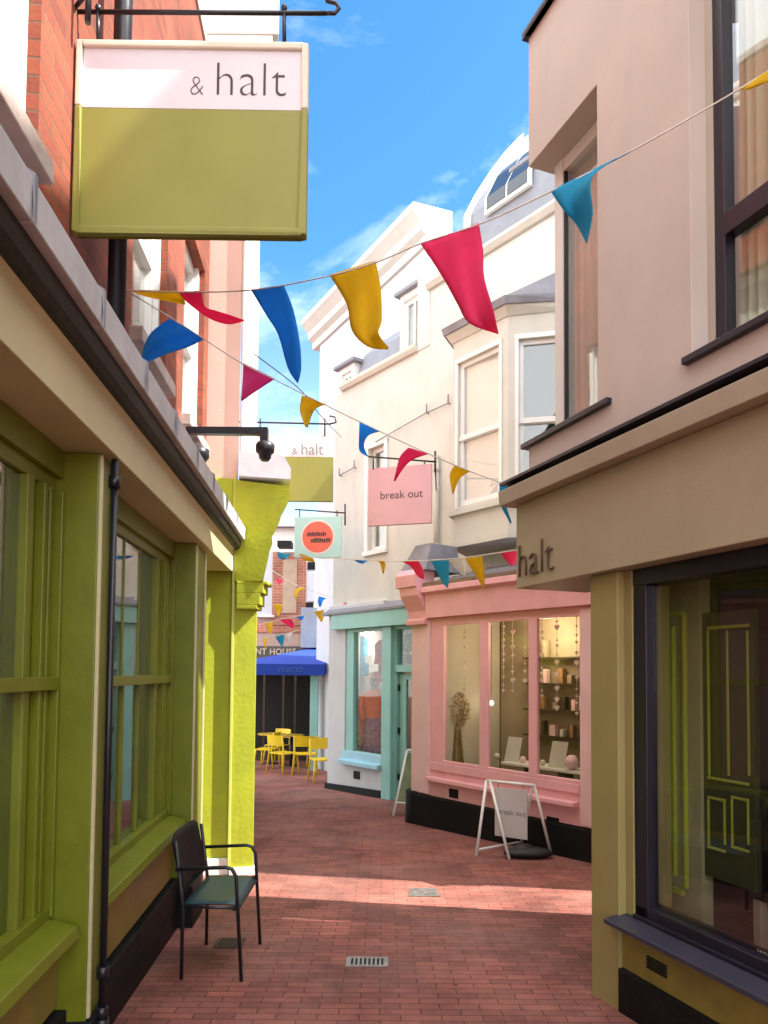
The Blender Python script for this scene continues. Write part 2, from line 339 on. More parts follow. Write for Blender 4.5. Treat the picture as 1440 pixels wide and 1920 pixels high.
TAUPEIN = mat('grey_beige_interior', (.46, .43, .34), .8, .1, 20, .08, 2)
YELLOW = mat('yellow_plastic', (.80, .56, .01), .4, .05, 30, .05, 3)
BLUEAW = mat('blue_canvas', (.008, .045, .36), .8, .15, 60, .08, 4)
SLATE = mat('slate_roof', (.20, .20, .24), .7, .4, 15, .25, 8)
STONE = mat('pale_stone', (.52, .44, .40), .8, .4, 25, .15, 6, dirt=.4)
KERBW = mat('white_stone', (.70, .70, .70), .7, .3, 25, .1, 6, dirt=.3)
STEEL = mat('galvanised_steel', (.42, .40, .38), .45, .3, 40, .2, 12, metal=.6)
BRICKA = brickmat('orange_brick', (.33, .085, .045), (.21, .055, .035), (.17, .09, .06))
BRICKF = brickmat('brown_brick', (.52, .20, .13), (.44, .16, .10), (.55, .42, .32))
PAVER = brickmat('red_pavers', (.36, .118, .09), (.22, .078, .062), (.09, .042, .034), .215, .070, .008, .75, .6, .4, wear=(.31, .17, .145))
GLASS = glassmat('shop_glass', 2.7)
GLASSC = glassmat('clear_shop_glass', 1.45, (.95, .96, .93))
GLASSD = glassmat('upstairs_glass', 2.0, (.96, .97, .96), wob=.02)
cloth = lambda n, c: mat(n, c, .8, .15, 150, .06, 8, trans=.6)
FY, FP, FB, FT, FW, FL = cloth('yellow_cloth', (.82, .58, .01)), cloth('pink_cloth', (.92, .07, .25)), cloth('blue_cloth', (.02, .36, .88)), cloth('turquoise_cloth', (.03, .44, .68)), cloth('white_cloth', (.8, .78, .75)), cloth('lilac_pink_cloth', (.80, .10, .38))
FCOL = dict(y=(FY, 'yellow'), p=(FP, 'pink'), b=(FB, 'blue'), t=(FT, 'turquoise'), w=(FW, 'white'), l=(FL, 'magenta'))

# ------------------------------------------------------------------ ground
g = M()
xs = [-60, -20, -8, -4, -2, 0, 2, 4, 8, 20, 60]; ys = [-60, -20, -4, 0, 2, 4, 6, 8, 10, 12, 14, 16, 18, 22, 40, 120, 600]
g.add([(x, y, gz(x, y)) for y in ys for x in xs], [(j*len(xs)+i, j*len(xs)+i+1, (j+1)*len(xs)+i+1, (j+1)*len(xs)+i) for j in range(len(ys)-1) for i in range(len(xs)-1)])
o = g.build('ground', PAVER); o['kind'] = 'structure'; o['label'] = 'red brick paved lane'

# ------------------------------------------------------------------ frames of the buildings
A = Fr(0, 0, -.0704, 1, True)           # left green shop, o = -distance from the camera line
C = Fr(2.735, 0, -.374, 1, False)       # near right building
R = Fr(9.435, 0, -.778, 1, False)       # white terrace with the teal and pink shops
PK = Fr(7.93, 0, -.778, 1, False)       # face of the pink shopfront
B = Fr(-1.21, 6.8, -.2, 1, True)        # left building beyond
BC = Fr(-1.21, 6.83, -.94, -.34, True)  # its corner face, s runs to the left
BC.u = Vector((-.955, -.20, 0)).normalized(); BC.n = Vector((.20, -.955, 0)).normalized()
E_ = Fr(at(597, 900, 17).x, 17, -.57, 1, False)

def gA(s): return SL*s

# ------------------------------------------------------------------ A: green shop, brick upper floors
a = thing('green_shop_building', tuple(A.P(3, -1.5, -.2)), 'near left shop with olive green windows and orange brick upper storey', 'building')
wz0, wz1 = 3.66, 5.3
wins = [(1.65, 2.89, wz0, wz1), (4.24, 5.1, wz0, wz1), (5.66, 6.52, wz0, wz1)]
A_ = A; A = Fr(-.055, 0, -.0704, 1, True)
M(A).wall(-2.5, 6.74, 2.62, 7.24, -1.15, -1.55, wins).build('brick_wall', BRICKA, a)
for k, (s0, s1, z0, z1) in enumerate(wins):
    w = M(A)
    w.wall(s0-.02, s1+.02, z0-.02, z1+.02, -1.24, -1.32, [(s0+.07, s1-.07, z0+.09, (z0+z1)/2-.02), (s0+.07, s1-.07, (z0+z1)/2+.02, z1-.07)])
    w.box(s0, s0+.05, -1.24, -1.20, z0, z1); w.box(s1-.05, s1, -1.24, -1.20, z0, z1)
    w = w.build('upper_window', WHITE, a, .004)
    M(A).box(s0+.05, s1-.05, -1.29, -1.285, z0+.05, z1-.05).build('glass', GLASSD, w)
    M(A).box(s0-.05, s1-.03, -1.24, -1.07, z0-.09, z0-.001).build('sill', STONE, w, .006)
    curtain(A, s0+.03, s1-.03, -1.38, z0, z1, CREAM, w)
M(A).box(-2.5, 6.74, -1.6, -1.13, 7.24, 7.32).build('roof_coping', STONE, a, .01)
A = A_
# shop roof edge
cop = M(A)
for k in range(13):
    s0 = -1.0+k*.6; s1 = min(s0+.594, 6.86)
    if s0 < 6.8: cop.prism([(-.84, 2.885), (-.835, 3.0), (-.85, 3.015), (-1.22, 3.07), (-1.22, 2.885)], s0, s1)
cop.build('lead_coping', LEAD, a, .004)
for k in range(12): M(A).prism([(-.828, 2.875), (-.828, 3.012), (-.85, 3.026), (-1.0, 3.055), (-1.0, 3.04), (-.845, 3.015), (-.836, 2.99)], -.42+k*.6, -.40+k*.6).build('coping_clip', LEADD, a)
M(A).prism([(-.905, 2.80), (-.885, 2.82), (-.875, 2.845), (-.876, 2.884), (-1.0, 2.884), (-1.0, 2.80)], -1, 6.86).build('shaded_gutter', GUTTERSHADE, a)  # gutter, deepened so its dark colour carries the shadow under the coping
M(A).prism([(-.955, 2.59), (-.955, 2.775), (-.93, 2.799), (-1.5, 2.799), (-1.5, 2.59)], -1, 6.78).build('fascia', FASCIA, a, .004)
M(A).box(6.785, 6.85, -.955, -1.5, 2.60, 2.86).build('fascia_end', WHITE, a, .003)
# pilasters
q_ = 1.055; pil = [(1.12*q_, 1.28*q_), (2.98*q_, 3.15*q_), (5.05*q_, 5.42*q_)]
for s0, s1 in pil:
    p = M(A); p.box(s0, s1, -1.35, -1.013, -.3, 2.588)
    p.build('pilaster', GREEN, a, .006)
    M(A).box(s0-.012, s1+.012, -1.3, -.985, -.3, gA(s0)+.30).build('pilaster_plinth', BLACKP, a, .01)
for s0, s1 in pil[1:]:
    for bs in (s0, s1-.022): M(A).box(bs, bs+.022, -1.013, -.999, .2, 2.58).build('pilaster_bead', FASCIA, a, .003)
# windows
A_ = A; A = Fr(-.06, 0, -.0704, 1, True)
for k, (s0, s1, g0, g1) in enumerate([(1.28*q_, 2.98*q_, 1.39*q_, 2.69*q_), (3.15*q_, 5.05*q_, 3.36*q_, 4.63*q_)]):
    wf = M(A)
    zt, zm, zb = 2.41, 1.598, .67
    wf.box(s0, s1, -1.2, -1.13, zt, 2.59)                      # head board
    wf.box(s0, s1, -1.13, -1.10, 2.47, 2.59)
    wf.box(g1, s1, -1.2, -1.145, zb-.06, zt); wf.box(s0, g0, -1.2, -1.145, zb-.06, zt)
    j = s1-g1
    for q in range(4):                                        # stepped jamb mouldings
        wf.box(g1+j*(.16+.24*q), g1+j*(.25+.24*q), -1.145, -1.145+.018+.014*(q % 2)+.008*q, zb-.04, zt)
    wf.box(g1-.005, g1+.045, -1.16, -1.118, zb-.05, zt)
    wf.box(s0, s1, -1.17, -1.09, zm-.03, zm+.025)             # meeting rail
    wf.box(s0, s1, -1.17, -1.10, zb-.06, zb)
    wf = wf.build('shop_window', GREEN, a, .004)
    up = M(A); lo = M(A)
    for q in range(1, 4):
        b = g0+(g1-g0)*q/4
        up.box(b-.009, b+.009, -1.16, -1.142, zm, zt); lo.box(b-.011, b+.011, -1.156, -1.132, zb, zm-.02)
    lo.box(g1-.0, g1+.05, -1.15, -1.115, zb-.02, zm-.02)
    up.build('glazing_bars', GREEN, wf, .003); lo.build('lower_sash', GREEN, wf, .003)
    M(A).box(g0, g1, -1.153, -1.149, zb, zt).build('glass', GLASS, wf)
    M(A).prism([(-1.16, zb-.05), (-1.12, zb-.045), (-.985, zb-.075), (-.975, zb-.125), (-1.16, zb-.125)], s0+.002, s1-.03).build('sill', GREEN, wf, .005)
    M(A).box(s0, s1, -1.3, -1.07, gA(s0)+.30, zb-.126).build('stallriser', PANEL, a, .004)
    M(A).box(s0, s1, -1.3, -1.03, -.4, gA((s0+s1)/2)+.32).build('plinth', BLACKP, a, .008)
A = A_
# room behind the windows
rm = M(A); rm.box(-.5, 5.35, -3.2, -3.15, -.3, 2.75); rm.box(-.5, 5.35, -3.2, -1.3, -.3, -.2); rm.box(-.5, 5.35, -3.2, -1.56, 2.7, 2.75)
rm.box(5.35, 5.41, -3.2, -1.2, -.3, 2.7); rm.box(-.5, -.44, -3.2, -1.2, -.3, 2.7)
rm.build('room', TAUPEIN, a)
M(A).box(1.4, 2.7, -1.9, -1.86, -.2, 1.05).build('display_backboard', CREAM, a); M(A).box(3.4, 4.7, -2.0, -1.96, -.2, .95).build('display_backboard', CREAM, a)
# doorway alcove
al = M(A); al.box(5.73, 6.78, -1.72, -1.65, -.35, 2.6); al.build('alcove_wall', GREEN, a)
dr = M(A); dr.box(5.55, 6.5, -1.65, -1.61, -.2, 1.95)
dr = dr.build('panelled_door', GREEN, a)
pn = M(A)
for (x0, x1, z0, z1) in [(5.65, 5.98, -.05, .65), (6.07, 6.4, -.05, .65), (5.65, 5.98, .85, 1.8), (6.07, 6.4, .85, 1.8)]:
    for bx in [(x0, x1, z0, z0+.03), (x0, x1, z1-.03, z1), (x0, x0+.03, z0, z1), (x1-.03, x1, z0, z1)]: pn.box(bx[0], bx[1], -1.61, -1.59, bx[2], bx[3])
pn.build('door_mouldings', GREEN, dr, .004)
M(A).box(5.73, 6.80, -1.66, -1.25, -.4, gA(6)+.06).build('door_step', KERBW, a, .01)
# downpipes (things of their own)
p = thing('drainpipe', tuple(A.P(3.56, -1.07, 3.07)), 'thick black drainpipe on orange brick wall behind the big hanging sign', 'drainpipe')
M(A).tube([A.P(3.56, -1.085, z) for z in (3.05, 7.4)], .044, 14).build('pipe', BLACKM, p)
for z in (3.9, 5.9): M(A).tube([A.P(3.56, -1.085, z), A.P(3.56, -1.085, z+.07)], .052, 14).build('pipe_collar', BLACKM, p)
p = thing('drainpipe', tuple(A.P(3.235, -.975, -.1)), 'slim black drainpipe down the green pilaster between two shop windows', 'drainpipe')
M(A).tube([A.P(3.235, -.975, z) for z in (2.585, .13)], .0155, 12).build('pipe', BLACKM, p)
for z in (2.46, .33, .16): M(A).tube([A.P(3.235, -.975, z), A.P(3.235, -.975, z+.05)], .026, 12).build('pipe_collar', BLACKM, p)
M(A).tube([A.P(3.235, -.975, .16), A.P(3.235, -.975, .02), A.P(3.24, -.94, -.03), A.P(3.25, -.85, -.085)], [.03, .032, .034, .036], 12).build('pipe_shoe', BLACKM, p)

# ------------------------------------------------------------------ B: beyond on the left
b = thing('salmon_corner_building', (-2, 8, -.3), 'salmon upper storeys over a bright green corner, beyond the brick wall', 'building')
zg = -.26
sb = lambda px: BC.S(px)
s480, s441, s388 = 0.0, .215, .52
M(BC).box(s441, .95, -.6, -.05, zg+.12, 3.5).build('green_wall', GREENW, b, .004)
M(BC).box(s480, s441, -.6, 0, zg+.08, 2.5).build('corner_pier', GREENW, b, .006)
m = M(BC)
m.box(s441-.004, s441+.022, -.05, .012, zg+.1, 3.5); m.box(s388-.0, s388+.025, -.05, -.02, zg+.1, 3.5)
m.build('corner_highlight_beads', mat('highlight_green', (.55, .55, .12), .5, .05, 30, .05, 3), b, .004)  # paler green puts the bright lit corner edges into the colour
M(BC).box(s480-.02, s441+.01, -.6, .03, zg-.1, zg+.09).build('white_base', KERBW, b, .008)
M(BC).box(s441+.012, .98, -.6, -.02, zg-.1, zg+.17).build('white_base', KERBW, b, .008)
# shop cornice returning along the street, seen end-on
def zz(py, Y=6.8): return at(480, py, Y).z
def xx(px, Y=6.8, py=1262): return at(px, py, Y).x
m = M()
prof = [(441, 1090), (495, 1090), (501, 1062), (507, 1035), (513, 1020), (511, 1010), (519, 995), (526, 980), (531, 962), (540, 950), (545, 940), (545, 915), (441, 900)]
m.add([(xx(x, 6.75, y), 6.75+(441-x)*.0007, zz(y, 6.75)) for x, y in prof]+[(xx(x, 6.75, y)-.6, 9.0, zz(y, 6.75)) for x, y in prof],
      [tuple(range(len(prof))), tuple(range(2*len(prof)-1, len(prof)-1, -1))]+[(i, (i+1) % len(prof), len(prof)+(i+1) % len(prof), len(prof)+i) for i in range(len(prof))])
m.build('shop_cornice', GREENW, b)
m = M()
for (x1, y0, y1) in [(500, 1090, 1096), (492, 1096, 1112), (486, 1112, 1134), (480.5, 1134, 1142)]:
    m.box(xx(441, 6.75), xx(x1, 6.75), 6.74, 7.0, zz(y1, 6.75), zz(y0, 6.75)+.001)
m.build('corner_corbel', GREENW, b, .006)
lw = M()
q0, q1 = xx(449, 6.7, 880), xx(547, 6.7, 880)
n = 9; vs = []
for y in (6.68, 8.2):
    for i in range(n):
        t = i/(n-1); vs.append((q0+(q1-q0)*t-(y-6.68)*.2, y-.04*t, zz(893+8*t, 6.7)))
    for i in range(n-1, -1, -1):
        t = i/(n-1); vs.append((q0+(q1-q0)*t-(y-6.68)*.2, y-.04*t, zz(893+8*t, 6.7)+.03+.20*math.sqrt(max(0, 1-max(0, t-.75)**2*14))))
N2 = 2*n
lw.add(vs, [tuple(range(N2)), tuple(range(2*N2-1, N2-1, -1))]+[(i, (i+1) % N2, N2+(i+1) % N2, N2+i) for i in range(N2)])
lw.build('lead_roof', mat('pale_lead', (.68, .70, .76), .5, .2, 12, .1, 4), b)
Yb = 6.86
def bslab(px, y0, z0, z1, x_left=-6, y1=12, py=650):     # body of the building, its street side receding like the facade
    x = xx(px, y0, py); return M().slab([(x_left, y0), (x, y0), (x-.23*(y1-y0), y1), (x_left, y1)], z0, z1)
bslab(451, Yb, 3.5, 7.9).build('salmon_wall', SALMON, b)
bslab(439, Yb+.1, -.6, 3.5, py=1262).build('lower_body', GREENW, b)
m = M(); m.box(xx(452, Yb, 650), xx(467, Yb, 650), Yb+.0, Yb+.5, 3.55, 7.9); m.box(xx(455, Yb, 650), xx(461, Yb, 650), Yb-.03, Yb, 3.55, 7.9)
m.build('white_quoin', WHITE, b, .01)
m = M()
for i, (x, z0, z1) in enumerate([(478, 7.5, 7.58), (498, 7.58, 7.72), (512, 7.72, 7.9), (523, 7.9, 8.3)]):
    q = bslab(x, Yb-.03-.01*i, z0, z1, py=60); bq = len(m.v); m.v += q.v; m.f += [tuple(j+bq for j in f) for f in q.f]; m.sm += q.sm
m.build('cream_cornice', CREAM, b, .01)
bslab(505, Yb+.02, 8.3, 9.2, py=10).build('cream_parapet', CREAM, b)

# ------------------------------------------------------------------ C: near right building
c = thing('taupe_shop_building', tuple(C.P(3.5, -1, -.2)), 'near right building of taupe render over an olive shopfront with a dark window', 'building')
sL = C.S(991, 0, 200)                                   # left end of the upper floor
w1a, w1b = sL, C.S(1120, 0, 450)                        # corner window opening (to the end)
z1b = C.Z(1120, 760); z1t = C.Z(1120, 157)
w2b = C.S(1297, 0, 640); z2b = C.Z(1297, 668); z2t = 5.3
zc = C.Z(975, 915, .1)                          # top of the shop cornice
s2a = 2.1
up = M(C)
up.wall(-2.6, sL, zc-.1, 5.998, 0, -.26, [(w1b, sL+1, z1b, z1t), (s2a, w2b, z2b, z2t)])
up.build('rendered_wall', TAUPE, c, .004)
# body behind the corner window, set back
back = [tuple(C.P(sL-.17, -.26, 0).xy), (1.75, 5.60), (7, 4.9), (7, -3), tuple(C.P(-2.6, -.26, 0).xy)]
lo_ = M(C); lo_.box(w1b-.02, sL-.28, -.40, -.34, z1b, z1t); lo_.build('room_wall', DARKIN, c)
e = M(); P1 = C.P(sL, -.26, 0); P2 = Vector((1.75, 5.31, 0))
def wallpath(m, pts, t, z0, z1):
    for p, q in zip(pts, pts[1:]):
        p = Vector(p[:2]); q = Vector(q[:2]); d = (q-p).normalized(); nn = Vector((-d.y, d.x))*t
        m.slab([tuple(p), tuple(q), tuple(q+nn), tuple(p+nn)], z0, z1)
    return m
wallpath(e, [P1.xy+Vector((.02, -.02)), (1.75, 5.60), (7, 4.4)], -.2, 2.6, z1b)
wallpath(e, [P1.xy+Vector((.02, -.02)), (1.75, 5.60), (7, 4.4)], -.2, z1t, 5.9)
wallpath(e, [(1.6, 5.24), (1.75, 5.60), (7, 4.4)], -.2, z1b, z1t)
wallpath(e, [(1.5, 5.2), (1.75, 5.60), (7, 4.4)], -.2, -.3, 2.6)
e.build('unseen_alley_wall', TAUPE, c)  # unseen wall, its far corner placed to cut the sun strip's near edge
# window frames upstairs
fm = M(C)
sf0 = C.S(1040, -.16, 500); sf1 = w1b-.3
fm.box(sf0-.09, sf0, -.26, -.16, z1b+.02, z1t-.0); fm.box(sf1, sf0, -.26, -.17, z1t-.09, z1t-.001); fm.box(sf1, sf0, -.26, -.17, z1b+.02, z1b+.06)
fm = fm.build('corner_window', mat('grey_window_frame', (.66, .64, .60), .4, .05, 40, .06, 3), c, .004)
M(C).box(sf0-.1, sf0-.09, -.2, -.172, z1b+.03, z1t-.09).build('glazing_bead', NAVYF, fm)
M(C).box(sf1, sf0-.09, -.212, -.206, z1b+.06, z1t-.09).build('glass', GLASSD, fm)
curtain(C, sf1, sf0-.1, -.25, z1b+.05, z1t-.08, CREAM, fm, 'reflection_curtain', 12, .008)  # pale curtain added to imitate the pale reflections in this pane
M(C).box(w1b-.12, sL+.05, -.2, .035, z1b-.035, z1b-.0).build('sill', NAVYF, fm, .004)
fm = M(C)
f1 = C.S(1345, -.12, 400)
fm.wall(s2a-.02, f1, z2b+.01, z2t, -.10, -.17, [(s2a+.06, f1-.06, z2b+.07, (z2b+4.25)/2+.02), (s2a+.06, f1-.06, (z2b+4.25)/2+.13, z2t-.06)])
fm = fm.build('tall_window', NAVYF, c, .005)
M(C).box(s2a, f1-.03, -.15, -.145, z2b+.04, z2t-.03).build('glass', GLASSD, fm)
curtain(C, f1-.30, f1-.05, -.22, z2b, z2t, mat('olive_cream_curtain', (.50, .50, .36), .8, .1, 30, .05, 3), fm, folds=4); M(C).box(s2a-.4, f1+.1, -.9, -.85, z2b-.2, z2t).build('room_wall', DARKIN, fm)
M(C).box(f1, w2b, -.18, -.10, z2b+.0, z2t).build('reveal_lining', mat('pale_reveal', (.45, .40, .33), .7, .1, 40, .05, 3), fm)
M(C).box(s2a, w2b+.035, -.15, .035, z2b-.035, z2b-.0).build('sill', NAVYF, fm, .004)
# eaves, and an unseen roof made tall to shade the brick wall opposite
ev = M(C); ev.prism([(.035, 6.0), (.035, 6.05), (-.3, 6.3), (-.3, 6.0)], -2.6, sL+.03); ev.build('eaves', NAVYF, c)
rf = M(); P = lambda s_, o_, z_: tuple(C.P(s_, o_, z_))
rf.add([P(-3, .05, 6.0), P(sL, .05, 6.0), P(sL-1.6, -3, 11.5), P(-3, -3, 11.5), P(1.3, -8, 6.0), P(-3, -8, 6.0)], [(0, 1, 2, 3), (3, 2, 4, 5), (1, 4, 2), (0, 3, 5), (0, 5, 4, 1)])
rf.build('roof', SLATE, c)
# shop cornice and fascia
zf1 = C.Z(968, 948, .06); zf0 = C.Z(968, 1104, .06); sF = C.S(968, .06)
m = M(C); m.prism([(.0, zf1+.001), (.145, zf1+.001), (.155, zf1+.10), (.06, zf1+.135), (.0, zf1+.135)], -2.6, sF+.08); m.build('shop_cornice', mat('tan_cornice_paint', (.41, .345, .26), .5, .12, 60, .06, 2, dirt=.15), c, .004)
m = M(C); m.box(-2.6, sF+.06, .0, .157, zf1+.137, zf1+.155); m.build('cornice_flashing', NAVYF, c)
m = M(C); m.box(-2.6, sF, -.5, .06, zf0, zf1-.001); m.build('fascia', TAUPEF, c, .004)
# hidden return of the fascia and ceiling of the corner recess
tsz = .40
q = C.P(C.S(968, .075), .062, C.Z(968, 1086, .06))
text('halt', .33, q, -C.u, (0, 0, 1), LTR, c, offset=-.009, depth=.012, sx=.82, spacing=1.05)
# pilaster
sp0, sp1 = C.S(1158), C.S(1107); zs = C.Z(1158, 1731, .1)
m = M(C); m.box(sp0, sp1, -.35, 0, -.35, zf0-.001); m.build('pilaster', OLIVEP, c, .006)
m = M(C); m.box(C.S(1187, -.05), sp0, -.3, -.045, zs, zf0-.001); m.build('window_reveal', OLIVEP, c, .004)
m = M(C); m.box(-2.6, sp0-.002, -.3, -.02, -.3, zs-.05); m.build('stallriser', PANEL, c, .004)
m = M(C); m.box(-2.6, sp0-.002, -.3, .012, -.4, .09); m.build('plinth', BLACKP, c, .008)
sg = C.S(1187, -.05); gt = zf0-.09; jw = sg-C.S(1224, -.1)
fw = M(C); gl0 = -1.2
fw.box(sg-jw, sg, -.13, -.055, zs+.0, gt); fw.box(-2.6, sg, -.2, -.05, gt, zf0-.002); fw.box(-2.6, sg, -.18, -.055, zs, zs+.07)
fw.box(-2.6, sg, -.1, -.035, zs, zs+.02)
fw = fw.build('shop_window', NAVYF, c, .005)
M(C).box(-2.6, sg-jw, -.11, -.102, zs+.07, gt).build('glass', glassmat('dark_shop_glass', 2.0, (.98, .98, .97), wob=.004), fw)
M(C).prism([(-.05, zs+.0), (.085, zs-.02), (.085, zs-.045), (-.05, zs-.045)], -2.6, sp0+.02).build('sill', SILLC, fw, .004)
q = C.P(C.S(1413, -.12), -.118, C.Z(1413, 1786, -.12))
text('www', .055, q, -C.u, (0, 0, 1), LTRW, fw, offset=0, depth=.0005)
vt = M(C); va = C.S(1222, 0)
for i in range(5):
    vt.box(va-.07, va+.07, -.02, -.012, zs-.155-.0135*i, zs-.148-.0135*i)
vt.build('air_brick', BLACKP, c)
DOORREFL = mat('dark_green_reflection', (.055, .06, .022), .45, .1, 30, .1, 4)  # door added inside, in place of the opposite shopfront's reflection in the glass
LIMEREFL = mat('lime_reflection', (.42, .46, .05), .5, .05, 30, .08, 4); OLV = mat('olive_partition', (.34, .32, .17), .6, .1, 30, .06, 3)
oi = -.42
def inr(m, x0, x1, y0, y1, o0, o1):
    a0, a1 = sorted((C.S(x0, oi, (y0+y1)/2), C.S(x1, oi, (y0+y1)/2))); zz0, zz1 = sorted((C.Z(x0, y0, oi), C.Z(x0, y1, oi))); return m.box(a0, a1, o0, o1, zz0, zz1)
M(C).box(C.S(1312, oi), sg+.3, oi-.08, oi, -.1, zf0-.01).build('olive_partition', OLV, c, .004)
for (x0, x1, y0, y1) in [(1242, 1247, 1150, 1664), (1285, 1290, 1150, 1664), (1247.5, 1284.5, 1150, 1157), (1247.5, 1284.5, 1656, 1664), (1262, 1269, 1175, 1638)]: inr(M(C), x0, x1, y0, y1, oi, oi+.025).build('lime_reflection_bead', LIMEREFL, c, .003)  # solid lime strips imitating the sunlit edges reflected in the pane
dz = M(C); inr(dz, 1313, 1408, 1150, 1640, oi-.06, oi-.02); dz = dz.build('reflection_door', DOORREFL, c, .003)
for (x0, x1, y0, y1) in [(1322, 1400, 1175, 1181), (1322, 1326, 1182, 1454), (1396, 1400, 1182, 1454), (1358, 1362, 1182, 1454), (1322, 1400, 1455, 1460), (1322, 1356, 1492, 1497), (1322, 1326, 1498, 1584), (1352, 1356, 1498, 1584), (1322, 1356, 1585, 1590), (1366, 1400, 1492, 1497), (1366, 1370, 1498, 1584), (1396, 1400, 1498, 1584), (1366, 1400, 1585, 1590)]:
    inr(M(C), x0, x1, y0, y1, oi-.019, oi-.014).build('moulding', LIMEREFL, dz, .002)  # lime lines on the door, part of the same imitated reflection
rm = M(C); rm.box(-2.6, sg+.36, -3.2, -3.1, -.3, 2.3); rm.box(-2.6, sg+.36, -3.1, -.3, zf0+.0, zf0+.05); rm.box(-2.6, sg+.36, -3.1, -.3, -.3, -.1)
rm.box(sg+.3, sg+.36, -3.1, -.3, -.1, zf0); rm.box(-2.65, -2.6, -3.1, -.1, -.3, 2.3)
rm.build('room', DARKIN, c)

# ------------------------------------------------------------------ D: white terrace
d = thing('white_terrace_building', tuple(R.P(13, -1, -.4)), 'white rendered building with bay window, dormers and mansard roof', 'building')
sD = R.S(625, 0, 1050); sG = R.S(784, 0, 620); zD = R.Z(637, 738); zG = R.Z(911, 480)
sE = 8.1
zsk = 3.05
wl = R.hit(690, 1040); wr = R.hit(722, 840)
hD = [(wr[0], wl[0], wl[1]+.05, R.Z(705, 838))]
M(R).wall(sG, sD, 2.75, zD, 0, -.3, hD).build('white_wall', WRENDER, d, .006)
M(R).wall(sE, sG-.001, zsk, zG, 0.003, -.3, []).build('white_wall', WRENDER, d, .006)
M(R).box(sG-.3, sG, -.35, .02, zD+.001, R.Z(790, 512)).build('party_wall', WRENDER, d, .01)
m = M(R); m.prism([(0, zD), (.05, zD), (.09, zD+.06), (.09, zD+.12), (-.28, zD+.14), (-.28, zD)], sG+.0, R.S(638, .05, 731)); m.build('parapet_ledge', CREAM, d, .006)
m = M(R); m.prism([(0, zG), (.05, zG), (.10, zG+.07), (.10, zG+.12), (-.28, zG+.14), (-.28, zG)], sE, R.S(800, .05, 553)); m.build('parapet_ledge', CREAM, d, .006)
# ground floor body (behind pink shop and teal shop) so that nothing is hollow
m = M(R); m.box(sE, sD-.02, -3.5, -1.6, -.6, zsk); m.box(sE, sD-.02, -3.5, -3.2, zsk, zD); m.box(sD-.3, sD-.003, -4, -.002, -.6, zD-.002)
m.box(sE, sD-.31, -3.5, -.3, zD-.15, zD-.01); m.build('body', WCOOL, d)
# mansard
WROOF = mat('pale_grey_mansard', (.24, .25, .29), .6, .2, 15, .1, 4, dirt=.2)
m = M(R); m.prism([(-.28, zD), (-.60, zD+.9), (-1.0, zD+1.3), (-4, zD+1.5), (-4, zD)], sG+.01, R.S(650, -.2, 700)); m.build('mansard_roof', WROOF, d)
sV = R.S(882, -.28, 430)
def rp2(px, py):
    best = min(((abs(R.S(px, o_/200, py)-sV), o_/200) for o_ in range(-700, 20)), key=lambda t: t[0])[1]
    return (best, R.Z(px, py, best))
vp_ = [(-.28, zG)]+[rp2(*p) for p in [(886, 398), (905, 360), (932, 318), (962, 278), (988, 250)]]
vt_ = vp_[-1][1]
m = M(R); m.prism([(a_, b_-.03) for a_, b_ in vp_]+[(-4, vt_+.15), (-4, zG-.03)], sE, R.S(880, -.28, 420)); m.build('mansard_roof', WROOF, d)
m = M(R)
ra, rb = R.S(1000, vp_[1][0], 380), R.S(915, vp_[1][0], 380)
dn = .25
m.prism([(vp_[1][0]+.02, vp_[1][1]-dn), (vp_[1][0]+.08, vp_[1][1]-dn), (vp_[1][0]+.07, vp_[1][1]), (vp_[2][0]+.07, vp_[2][1]), (vp_[3][0]+.08, vp_[3][1]+.02), (vp_[3][0]+.02, vp_[3][1]+.02), (vp_[2][0]+.02, vp_[2][1]), (vp_[1][0]+.02, vp_[1][1])], ra, rb); m = m.build('rooflight', WHITE, d)
for q0_, q1_ in ((ra+.05, (ra+rb)/2-.02), ((ra+rb)/2+.02, rb-.05)):
    M(R).prism([(vp_[1][0]+.05, vp_[1][1]-dn+.06), (vp_[1][0]+.09, vp_[1][1]-dn+.06), (vp_[1][0]+.08, vp_[1][1]), (vp_[2][0]+.082, vp_[2][1]), (vp_[3][0]+.10, vp_[3][1]-.06), (vp_[3][0]+.04, vp_[3][1]-.06), (vp_[2][0]+.04, vp_[2][1]), (vp_[1][0]+.04, vp_[1][1])], q0_, q1_).build('rooflight_glass', mat('dark_slate_glass', (.04, .05, .07), .1, 0, 30, .05, 3), m)
m = M(R); pv = [(a_+.05, b_) for a_, b_ in vp_]+[(vp_[-1][0], zG)]; m.prism(pv, R.S(880, -.28, 420), R.S(880, -.28, 420)+.12); m.build('gable_verge', WHITE, d, .01)
def dormer(s0, s1, z0, z1, of, parent):
    q = M(R); q.wall(s0, s1, z0, z1, of, -1.6, [(s0+.1, s1-.1, z0+.1, z1-.12)]); q = q.build('dormer', WHITE, parent, .006)
    M(R).box(s0-.08, s1+.08, -1.7, of+.08, z1, z1+.07).build('dormer_roof', LEADD, q, .01)
    M(R).wall(s0+.1, s1-.1, z0+.1, z1-.12, of-.05, of-.1, [(s0+.16, (s0+s1)/2-.02, z0+.18, z1-.2), ((s0+s1)/2+.02, s1-.16, z0+.18, z1-.2)]).build('window_frame', WHITE, q)
    M(R).box(s0+.12, s1-.12, of-.08, of-.075, z0+.15, z1-.15).build('glass', GLASSD, q)
    M(R).box(s0+.05, s1-.05, -1.1, of-.3, z0, z1).build('dormer_room', DARKIN, q)
    M(R).box(s1, s1+.03, -1.5, of-.03, z0, z1).build('dormer_cheek', LEADD, q)
dormer(R.S(797, -.3, 600), R.S(750, -.3, 600), zD+.12, R.Z(770, 545, -.3), -.3, d)
